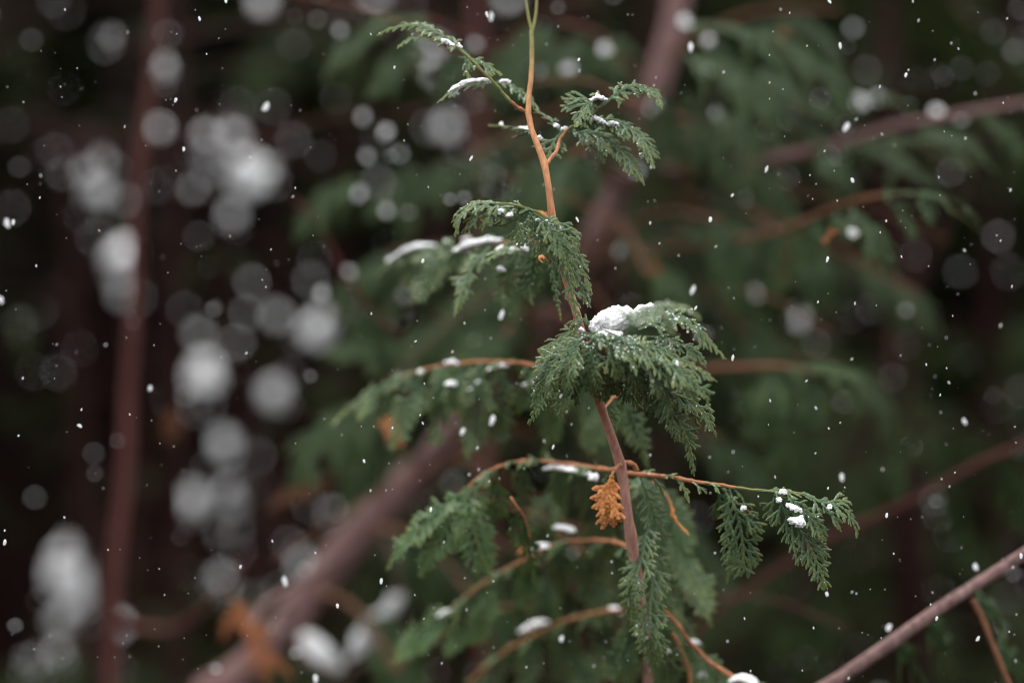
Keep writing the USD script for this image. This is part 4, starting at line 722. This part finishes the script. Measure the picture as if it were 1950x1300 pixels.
# lower left branches
b = branch([(1204, 1042, .03), (1160, 1030, .05), (1110, 1029, .065), (1060, 1036, .075), (1020, 1055, .08), (960, 1085, .085), (900, 1125, .09), (850, 1168, .095)], 6.0, 2.8)
NF(b, [(860, 1160, .095), (820, 1195, .095), (785, 1225, .095), (752, 1262, .09)], 46, 35, seed=160, **GR)
NF(b, [(890, 1140, .09), (878, 1190, .09), (850, 1250, .085)], 42, 20, seed=161, **GR)
NF(b, [(930, 1108, .09), (925, 1160, .085), (900, 1230, .085)], 42, 25, seed=162, **GR)
NF(b, [(1000, 1066, .085), (1000, 1110, .09), (985, 1160, .09)], 36, 30, seed=163, **GR)
NF(b, [(1060, 1040, .08), (1070, 1090, .09), (1070, 1140, .10)], 38, 30, seed=164)
NF(b, [(1120, 1032, .07), (1125, 1080, .08), (1120, 1130, .09)], 34, 30, seed=165)
NF(b, [(1012, 1058, .07), (1000, 1042, .065), (985, 1055, .06)], 8, 30, seed=166, m='dead', name='dead_frond', label='orange dead tip on the lower left branch', third=False)
b = branch([(1218, 1150, .05), (1190, 1160, .07), (1140, 1166, .09), (1080, 1180, .105), (1030, 1202, .115), (960, 1240, .12), (890, 1300, .125)], 6.0, 3.0)
for i, (p, h) in enumerate([([(1150, 1168, .10), (1155, 1220, .11), (1140, 1290, .11)], 46), ([(1080, 1182, .11), (1080, 1230, .115), (1065, 1300, .12)], 46), ([(1020, 1208, .12), (1010, 1250, .12), (985, 1310, .12)], 46),
        ([(960, 1242, .12), (940, 1280, .125), (900, 1330, .13)], 44), ([(1190, 1180, .08), (1200, 1240, .08), (1190, 1300, .08)], 44)]):
    NF(b, p, h, 25, seed=170 + i)
# bare orange twigs at the bottom
b = branch([(1268, 1162, .02), (1295, 1195, .022), (1320, 1228, .026), (1350, 1258, .03), (1395, 1288, .035), (1440, 1325, .04)], 4.6, 5.4, sprigs=False)
b = branch([(1282, 1206, .025), (1296, 1235, .03), (1310, 1275, .035), (1316, 1320, .04)], 4.4, 4.8, sprigs=False)
b = branch([(1288, 1212, .04), (1268, 1235, .045), (1255, 1262, .05)], 3.4, 2.4, 'bark')
NF(b, [(1330, 1240, .04), (1370, 1290, .05), (1390, 1330, .05)], 40, 30, seed=180)
NF(b, [(1300, 1220, .06), (1330, 1270, .06), (1340, 1320, .06)], 40, 30, seed=181)
NF(b, [(1395, 1290, .05), (1425, 1310, .05), (1460, 1330, .05)], 30, 40, seed=182)

# ------------------------------------------------------------------ snow lying on the sapling
for i, (label, pts, w, h, kw) in enumerate([
    ('long thin snow strip on the top left frond beside the stem', [(855, 174, 0), (885, 161, 0), (910, 155, 0), (938, 154, 0)], 16, 15, {}),
    ('small snow strip just left of the stem on the frond right of the long one', [(952, 156, .006), (962, 155, .006), (971, 158, .006)], 9, 7, {}),
    ('small slanting snow patch near the bend of the topmost left branch', [(841, 77, -.004), (852, 81, -.004), (866, 89, -.004)], 10, 9, {}),
    ('tiny snow crumb at the outer bend of the topmost left branch', [(873, 86, -.004), (877, 92, -.004)], 7, 7, {}),
    ('snow lump touching the left side of the stem under the first fork', [(985, 247, .02), (1000, 248, .016), (1012, 254, .012)], 18, 15, {}),
    ('snow crumb at the far left end of the thin twig behind the stem', [(952, 238, .026), (958, 239, .026)], 10, 8, {}),
    ('snow lump highest on the upper right frond', [(1124, 192, 0), (1138, 187, 0), (1156, 190, 0)], 18, 14, {}),
    ('snow ridge on the upper right frond below the highest lump', [(1118, 224, .006), (1138, 230, .006), (1155, 236, .006)], 18, 13, {}),
    ('short snow bar to the right of the ridge on the upper right frond', [(1159, 236, .006), (1170, 236, .006), (1179, 237, .006)], 10, 8, {}),
    ('snow crumb in the crotch of the stem right side', [(1024, 262, .008), (1031, 264, .008)], 13, 11, {}),
    ('snow crumb between stem and upper right fronds, left of a pair', [(1056, 240, .01), (1062, 240, .01)], 10, 9, {}),
    ('snow crumb between stem and upper right fronds, right of a pair', [(1070, 246, .01), (1078, 246, .01)], 11, 9, {}),
    ('snow bead on the lower frond of the upper right branch, left one', [(1116, 269, .012), (1127, 272, .012)], 12, 9, {}),
    ('snow bead on the lower frond of the upper right branch, right one', [(1138, 274, .012), (1147, 275, .012)], 10, 8, {}),
    ('slanting snow strip on the shoulder of the arching middle frond', [(1020, 419, -.008), (1040, 426, -.006), (1058, 432, -.006), (1076, 441, -.004)], 19, 15, {}),
    ('snow crumb on top of the arching frond, left one', [(950, 405, -.016), (958, 402, -.016)], 8, 8, {}),
    ('snow crumb on top of the arching frond, right one', [(964, 412, -.016), (976, 409, -.016)], 10, 8, {}),
    ('long soft snow bar on the blurred left frond, the outer one', [(752, 489, .13), (785, 475, .125), (828, 467, .12)], 26, 19, {}),
    ('thin tail of snow at the tip of the blurred left frond', [(736, 497, .135), (748, 493, .135)], 14, 12, {}),
    ('long soft snow bar on the blurred left frond, the inner one', [(868, 478, .08), (905, 466, .075), (952, 457, .07)], 30, 21, {}),
    ('small snow dab between the two long bars, behind the arch tip', [(848, 461, .11), (858, 460, .11)], 14, 10, {}),
    ('thin snow sliver above the inner long bar', [(880, 456, .10), (898, 453, .10)], 14, 9, {}),
    ('upper snow finger in the shaded hollow under the arch', [(944, 478, .045), (958, 469, .045)], 9, 8, {}),
    ('lower snow finger in the shaded hollow under the arch', [(945, 488, .045), (960, 477, .045)], 10, 8, {}),
    ('snow dab in the middle of the hollow under the arch', [(970, 476, .04), (980, 475, .04)], 13, 11, {}),
    ('snow slab at the right of the hollow under the arch', [(984, 464, .03), (996, 473, .03), (1006, 479, .03)], 17, 13, {}),
    ('lone snow lump low on the hanging left frond', [(946, 511, .04), (962, 516, .04)], 19, 14, {}),
    ('broad bright snow mound on top of the large middle fan', [(1122, 626, -.004), (1140, 620, -.004), (1165, 613, -.004), (1208, 600, -.002)], 92, 54, dict(sub=4, grain=.12, rough=.35, bottom=.8, crumbs=420)),
    ('lower lip of snow hanging from the broad mound', [(1140, 636, -.016), (1160, 638, -.016), (1182, 643, -.018)], 26, 22, {}),
    ('snow saddle between the broad mound and the top of the fan', [(1205, 597, .0), (1222, 589, .0), (1240, 583, .0)], 30, 17, {}),
    ('snow crumb on the topmost point of the large fan', [(1231, 583, -.004), (1246, 585, -.004)], 16, 12, {}),
    ('snow strip right of the top of the large fan', [(1260, 596, -.004), (1275, 602, -.004), (1291, 612, -.006)], 20, 15, {}),
    ('small snow strip nearest the right tip of the large fan', [(1300, 610, -.012), (1312, 615, -.012)], 14, 11, {}),
    ('snow crumb halfway down the right side of the large fan', [(1284, 692, -.024), (1291, 696, -.024)], 9, 9, {}),
    ('snow crumb in the dark gap under the large fan', [(1257, 742, -.02), (1263, 746, -.02)], 6, 10, {}),
    ('tiny snow crumb left of the broad mound by the stem', [(1104, 627, -.008), (1112, 629, -.008)], 9, 7, {}),
    ('snow dab on the top of the orange left branch', [(846, 693, .09), (860, 690, .09), (874, 693, .09)], 18, 13, {}),
    ('snow strip along the middle of the orange left branch', [(928, 704, .08), (950, 698, .08), (972, 695, .08)], 16, 12, {}),
    ('round snow dab at the outer end of the orange left branch', [(794, 710, .10), (806, 710, .10)], 14, 13, {}),
    ('oval snow lump on the fronds below the orange left branch', [(848, 731, .085), (870, 733, .085)], 20, 16, {}),
    ('small snow dab right of the oval lump, lower one', [(890, 746, .085), (902, 742, .085)], 12, 11, {}),
    ('small snow dab right of the oval lump, upper one', [(906, 729, .09), (916, 729, .09)], 12, 11, {}),
    ('snow patch behind the left edge of the large fan', [(1000, 735, .07), (1024, 727, .06)], 22, 13, {}),
    ('long snow bar on the branch left of the dead orange spray', [(1034, 893, .05), (1062, 890, .05), (1095, 896, .045), (1130, 906, .04)], 26, 19, dict(sub=4)),
    ('round snow end of the long bar beside the dead orange spray', [(1122, 910, .03), (1138, 911, .03)], 22, 19, {}),
    ('oval snow lump floating over the second left branch', [(1054, 1004, .06), (1074, 1007, .06), (1096, 1011, .06)], 26, 18, {}),
    ('oval snow lump lying on the second left branch', [(1010, 1052, .075), (1028, 1043, .075), (1046, 1040, .075)], 26, 19, {}),
    ('snow lump at the outer end of the second left branch', [(832, 1174, .095), (850, 1166, .095), (868, 1160, .095)], 22, 14, {}),
    ('snow lump at the inner end of the lowest left branch', [(1160, 1160, .09), (1186, 1164, .085)], 28, 18, {}),
    ('snow bar along the lowest left branch', [(990, 1202, .11), (1020, 1188, .11), (1044, 1184, .11)], 26, 18, {}),
    ('snow knob uppermost of three on the right end frond', [(1484, 937, -.002), (1498, 938, -.002)], 17, 14, {}),
    ('snow knob beside the uppermost one on the right end frond', [(1479, 953, -.004), (1488, 952, -.004)], 14, 14, {}),
    ('slanting snow bar in the middle of the right end frond', [(1497, 962, -.006), (1512, 969, -.006), (1526, 973, -.006)], 17, 14, {}),
    ('largest snow lump low on the right end frond', [(1504, 991, -.008), (1518, 995, -.008), (1531, 1000, -.008)], 28, 26, {}),
    ('snow crumb on the hanging frond left of the right end frond', [(1412, 970, .004), (1420, 966, .004)], 9, 10, {}),
    ('snow crumb near the outer tip of the right end frond', [(1577, 966, -.01), (1583, 964, -.01)], 7, 10, {}),
    ('snow heap at the bottom edge on the lowest orange twig', [(1390, 1296, .035), (1420, 1292, .035), (1440, 1302, .035)], 40, 22, {}),
    ('grey snow dab between the bare twigs at the bottom', [(1310, 1222, .05), (1332, 1223, .05)], 18, 14, {}),
    ('small snow bar at the bottom left of the bare twigs', [(1266, 1238, .05), (1292, 1241, .05)], 12, 10, {}),
    ('soft snow dab at the bottom between two bare twigs', [(1334, 1286, .05), (1348, 1284, .05)], 18, 17, {}),
    ]):
    snow(label, pts, w, h, seed=200 + i, group='snow lying on the young cedar', **kw)

OCT = trimesh.creation.icosphere(subdivisions=0); gr = np.random.default_rng(515); bag = Bag(); ico = trimesh.creation.icosphere(subdivisions=1); pool = np.vstack(NEARV)
for q in np.vstack([pool[gr.integers(0, len(pool), 900)], (lambda m: m[gr.integers(0, len(m), 500)])(pool[np.hypot(pool[:, 0] - at(1165, 615, FOCUS)[0], pool[:, 2] - at(1165, 615, FOCUS)[2]) < .022]), (lambda m: m[gr.integers(0, len(m), 350)])(pool[np.hypot(pool[:, 0] - at(1270, 600, FOCUS)[0], pool[:, 2] - at(1270, 600, FOCUS)[2]) < .02])]):
    if gr.random() < (.25 if q[2] < 1.30 else .7):
        r = gr.uniform(.00018, .00055); bag.add(q + [0, -.0003, .0005] + OCT.vertices * r * gr.uniform(.7, 1.3, 3), OCT.faces)
v, f, a = bag.get(); put('snow_grains', v, f, M['snow'], smooth=True, kind='stuff', label='fine grains of snow sprinkled over the needles of the young cedar', cat='snow')

# ------------------------------------------------------------------ falling snow: x y in thirds etc. of the photo, one letter for the size
FL_SRC = {
 (3.0, 0, 0): "371 56 m,1140 108 L,1116 58 s,728 185 m,980 184 s,1009 195 s,1250 220 s,1181 310 m,1270 391 s,441 391 m,346 496 m,369 481 s,315 303 s,1003 573 L,988 600 s,948 572 s,976 566 s,1254 595 s,1125 628 s,712 724 m,1050 852 L,973 751 s,1005 976 m,833 832 s,232 1003 m,227 1130 m,230 1050 s,155 1053 s,323 1225 s,909 1094 s,860 1043 s,1220 993 s,1673 1124 m,1687 1074 m,1715 631 s,1495 798 s,1520 610 X,453 719 s,252 832 s,1272 484 s,1287 168 s,1847 308 s,235 292 s,347 393 s,353 555 s,465 508 s,828 416 s,42 496 s,40 1275 X,75 1270 L,1430 900 m,1775 842 s,1480 1252 s,1916 798 s,1664 603 s,134 584 m,1290 4 L",
 (3.0, 0, 433): "567 18 m,644 58 s,470 132 s,378 61 s,207 220 m,5 415 X,35 361 s,91 467 s,324 668 m,604 671 m,130 861 m,312 862 s,436 711 s,322 790 s,465 1040 m,455 1132 L,106 1188 m,858 918 X,880 672 m,915 550 s,741 1067 m,781 1085 s,866 1102 s,1008 843 s,1111 969 s,1217 975 s,913 1233 s,993 1250 s,770 478 s,721 629 s,1314 50 m,1548 126 m,1649 184 s,1581 204 s,1122 110 s,1147 100 s,1150 165 s,1498 299 m,1519 340 m,1407 717 m,1264 742 s,1647 553 s,1788 46 s,1850 110 s,1853 1094 s,1688 1232 s,1930 810 s,1206 1246 s,959 258 s,930 170 s,1523 240 s,383 1167 s,1594 992 s",
 (2.995, 0, 866): "589 189 m,546 105 s,367 355 m,838 171 s,1044 87 s,921 57 s,1028 384 s,1046 316 s,1213 223 s,27 498 L,27 430 m,616 540 m,685 538 s,797 586 s,908 648 m,440 595 s,453 508 s,619 880 s,220 769 s,288 1027 m,195 1106 s,883 992 s,938 797 m,1371 637 L,1360 570 s,1204 541 s,1113 700 s,1553 490 m,1626 720 X,1799 557 m,1925 860 L,1382 963 s,1573 926 s,1782 998 s,1050 1043 s,1176 1025 s,740 1147 s,655 1152 s,723 1027 s,702 1072 s,905 1090 s,1043 1164 s,1129 1217 s,1800 1275 X,1719 1238 s,357 1157 s,401 920 s,84 1139 s,70 1024 s,510 632 s,1410 1028 s,1860 513 s,842 656 s,858 470 s",
 (3.25, 700, 0): "617 46 s,682 90 s,738 90 L,765 105 X,1180 165 m,20 212 m,277 213 m,753 237 s,806 248 s,900 282 s,953 220 s,1107 275 s,1307 370 L,1309 438 m,166 418 m,560 580 m,188 670 s,540 658 s,915 676 s,249 770 s,329 780 s,226 870 m,640 980 L,303 1082 s,570 1078 s,376 1158 m,450 1210 s,843 1142 s,1413 1050 s,1656 408 s,1772 530 m,1785 480 s,1683 735 s,1707 970 s,1755 1035 m,1092 1145 s,1152 1172 s,1735 1247 s,1940 577 s,790 686 s,608 1245 s,1611 92 s,1640 92 s,224 495 s",
 (3.9, 700, 370): "543 10 s,410 495 L,1558 188 L,1840 550 m,995 893 X,720 957 m,357 1090 m,630 1168 m,825 1115 s,915 1068 s,760 618 s,874 628 s,872 860 s,1060 888 s,1140 928 s,368 940 s,28 885 m,110 256 s,1707 340 s,1590 655 s,1383 1133 m",
 (3.611, 980, 560): "1245 95 L,1098 65 s,1500 438 L,1507 380 s,1133 278 s,1425 332 s,1423 230 s,268 360 m,318 700 L,358 806 m,391 893 m,265 1050 L,204 1010 m,360 1112 s,66 1198 m,933 1105 m,1503 1085 m,1342 1120 m,925 1232 m,1468 1222 s,1567 1182 s,47 535 s,1508 27 s,43 174 s,510 782 s,950 595 m,1008 665 L",
 (3.611, 600, 640): "157 227 s,752 325 m,944 107 m,692 33 m,1125 57 s,1640 73 m,1420 247 s,1218 577 X,1015 655 X,722 542 m,741 597 m,532 630 m,403 620 s,317 620 s,184 676 s,508 874 s,577 870 s,337 858 L,381 1060 m,488 1058 m,532 1052 s,721 993 s,795 1192 L,1060 950 m,1125 915 m,1440 910 m,1198 997 m,1115 768 m,966 595 s,1128 432 s,812 423 s,515 570 s,790 882 s,1637 762 L,1577 720 m,1732 517 m,1733 823 s,1383 325 s,1268 977 s",
 (2.889, 700, 850): "785 453 s,543 463 s,420 525 m,411 555 s,283 660 s,405 440 s,75 740 L,104 766 s,260 815 m,310 945 m,535 722 m,590 682 s,692 740 m,658 802 s,363 885 s,212 962 s,545 897 m,770 962 s,693 1103 s,637 1130 s,485 1095 s,408 1190 m,335 1145 s,873 1212 m,968 1190 s,1068 1055 X,1110 1070 s,1120 1197 s,1245 1205 m,1310 1070 s,1283 412 s,1207 577 s,1152 662 s,1343 632 m,1345 695 m,1480 985 m,1480 1030 m,1538 1050 m,1433 1175 s,990 490 m,1060 887 s,880 948 s",
 (3.25, 1080, 850): "515 50 s,508 167 m,887 288 m,1183 308 m,1195 360 s,1287 188 m,1537 40 m,1700 190 X,1615 257 m,1718 252 m,1035 328 s,915 658 m,1447 692 m,1608 912 L,1763 900 m,1790 908 m,1875 882 s,207 465 m,60 745 s,430 405 s,460 450 s,968 887 s,787 908 s,1135 903 s,430 1108 s,605 1080 m,495 1180 L,12 1203 m,993 1203 m,1098 1063 m,1525 1120 m,1683 1123 s,1825 1150 s,1862 1163 s,1943 1183 m,883 65 s,997 158 s,1083 120 s,1030 35 s,680 1285 m,583 1255 s",
 (2.6, 1200, 0): "987 8 L,790 65 m,745 48 m,1400 8 m,1722 62 s,1866 93 m,1428 103 m,1498 154 s,1590 215 m,1625 242 m,1608 208 s,1508 297 m,1365 372 L,1378 347 m,1236 430 m,1709 463 m,1513 435 s,1040 226 L,876 228 m,933 226 s,707 158 s,305 88 s,690 273 m,690 410 m,690 490 m,463 358 m,25 327 m,129 384 s,300 235 X,250 462 s,270 421 s,968 462 s,1120 590 m,1070 630 X,1247 665 m,1162 621 s,1205 687 s,1660 685 m,1555 652 s,1593 673 s,963 748 m,765 676 s,675 838 L,735 862 s,1010 846 m,890 867 m,1101 893 L,837 902 s,921 911 s,690 934 s,506 967 L,904 985 m,1025 994 m,880 970 s,1155 1024 s,574 1056 s,1268 1094 m,1341 1095 s,1350 1043 s,1364 1128 s,1238 1150 m,1528 877 m,1688 876 s,1534 967 s,1883 942 m,1872 930 s,1901 853 s,1903 1085 s,1815 1165 m,1834 1192 m,1655 1240 m,1690 1210 s,1656 1178 s,1343 1270 m,424 1220 m,397 1087 L,145 1205 m,99 1105 m,88 998 s,122 995 s,240 1265 m,977 1283 L,45 588 m,66 777 m,461 783 s,757 442 s,1847 510 m,1883 556 s,1375 523 s,1425 586 s,1307 719 s",
 (2.6, 1200, 400): "310 395 X,323 483 L,930 455 m,1113 462 m,1219 472 m,946 542 s,693 543 s,515 435 s,487 385 s,800 473 s,980 413 s,818 355 s,1478 278 m,1683 268 s,1830 285 s,1890 378 m,1623 415 s,1570 380 s,1597 523 m,1834 572 m,1565 632 m,1482 668 s,1523 676 s,1339 719 m,1098 737 m,1466 764 m,1567 782 m,1510 823 s,1578 853 m,1495 884 s,1535 915 m,1538 1001 m,1655 1045 X,1600 1080 s,1905 1072 m,1910 1150 m,1564 1160 s,1775 1110 s,873 845 m,920 980 m,693 942 m,1040 1052 m,983 1080 m,812 1100 s,830 962 s,685 1062 m,917 1202 m,511 1197 s,455 580 s,618 676 s,513 690 s,1020 505 s",
 (2.6, 1200, 800): "1250 243 m,1467 258 s,1608 258 m,1542 290 m,1581 327 m,1270 470 L,1324 478 s,1390 488 s,1446 478 s,1189 835 s,1262 837 s,1710 725 X,1305 660 m,1248 590 s,1335 690 s,1843 688 s,1935 672 L,1650 477 s,1882 453 s,1895 727 m,1497 852 m,1413 870 s,1488 910 m,1518 980 L,1281 1025 X,1252 1018 s,1242 1075 m,1148 1050 s,1178 1048 s,1035 1028 s,908 1028 m,921 1180 s,852 1237 m,1082 1275 m,596 1240 m,484 1092 s,567 980 m,463 840 s,596 855 s,1913 960 m,1877 1045 m,1908 1190 m,1902 1060 s,1722 1080 L,1632 760 s,1640 630 s"}
pts = []
for (k, ox, oy), text in FL_SRC.items():
    for t_ in text.split(','):
        x, y, c_ = t_.split(); x, y = ox + float(x) / k, oy + float(y) / k
        if all(abs(x - q[0]) + abs(y - q[1]) > 7 for q in pts): pts.append((x, y, c_))
order = {'X': 0, 'L': 1, 'm': 2, 's': 3}
pts.sort(key=lambda q: order[q[2]])
fr = np.random.default_rng(31)
SH = []
for k in range(8):                                             # clumped crystals: two or three merged lumps, longer than wide
    m = trimesh.creation.icosphere(subdivisions=1); u = np.array(m.vertices)
    d = 1 + .6 * (meshkit.fbm(u * 1.9 + k * 5.1, 3, k) - .5) * 2
    SH.append((u * d[:, None] * [.5, .55, 1.0], np.array(m.faces)))
def flake_mesh(x, y, c_):
    half = {'X': fr.uniform(6.5, 9), 'L': fr.uniform(4.0, 5.8), 'm': fr.uniform(1.6, 2.8), 's': fr.uniform(.75, 1.4)}[c_]
    dist = FOCUS + {'X': -.085, 'L': fr.normal(-.01, .02), 'm': fr.normal(0, .032), 's': fr.normal(0, .045)}[c_]
    if dist > FOCUS - .035 and 830 < x < 1400 and c_ in 'ms': dist = FOCUS - fr.uniform(.03, .07)
    v, f = SH[fr.integers(8)]; a = fr.normal(.1, .35); sx = fr.choice([-1, 1]); b = fr.uniform(0, 6.28)
    w = v * [1, 1, fr.uniform(.85, 1.25)]; w = np.stack([w[:, 0] * math.cos(b) - w[:, 1] * math.sin(b), w[:, 0] * math.sin(b) + w[:, 1] * math.cos(b), w[:, 2]], 1)
    w = np.stack([w[:, 0] * math.cos(a) + w[:, 2] * math.sin(a), w[:, 1], -w[:, 0] * math.sin(a) + w[:, 2] * math.cos(a)], 1)
    return at(x, y, dist) + w * half * PX * dist / FOCUS, f
def region(x, y):
    h = 'far left' if x < 300 else 'left' if x < 700 else 'middle' if x < 1250 else 'right' if x < 1620 else 'far right'
    v_ = 'near the top' if y < 330 else 'just above the middle' if y < 650 else 'just below the middle' if y < 980 else 'near the bottom'
    return h, v_
rest = Bag(); seen = {}
for i, (x, y, c_) in enumerate(pts):
    v, f = flake_mesh(x, y, c_)
    if i < 300:
        h, v_ = region(x, y); size = {'X': 'largest blurred', 'L': 'large white', 'm': 'small white', 's': 'tiny white'}[c_]
        put('snowflake', v, f, M['flake'], smooth=True, label=f'{size} snowflake falling at the {h} of the photo, {v_}', cat='snowflake', group='snowflakes falling in the air')
    else: rest.add(v, f)
for k in range(110):
    x, y = fr.uniform(-20, 1970), fr.uniform(-20, 1320)
    v, f = flake_mesh(x, y, 's'); c0 = v.mean(0); rest.add(c0 + (v - c0) * fr.uniform(.4, .8), f)
v, f, a = rest.get(); put('falling_snow', v, f, M['flake'], smooth=True, kind='stuff', label='tiny specks of snow falling all through the air', cat='snow')
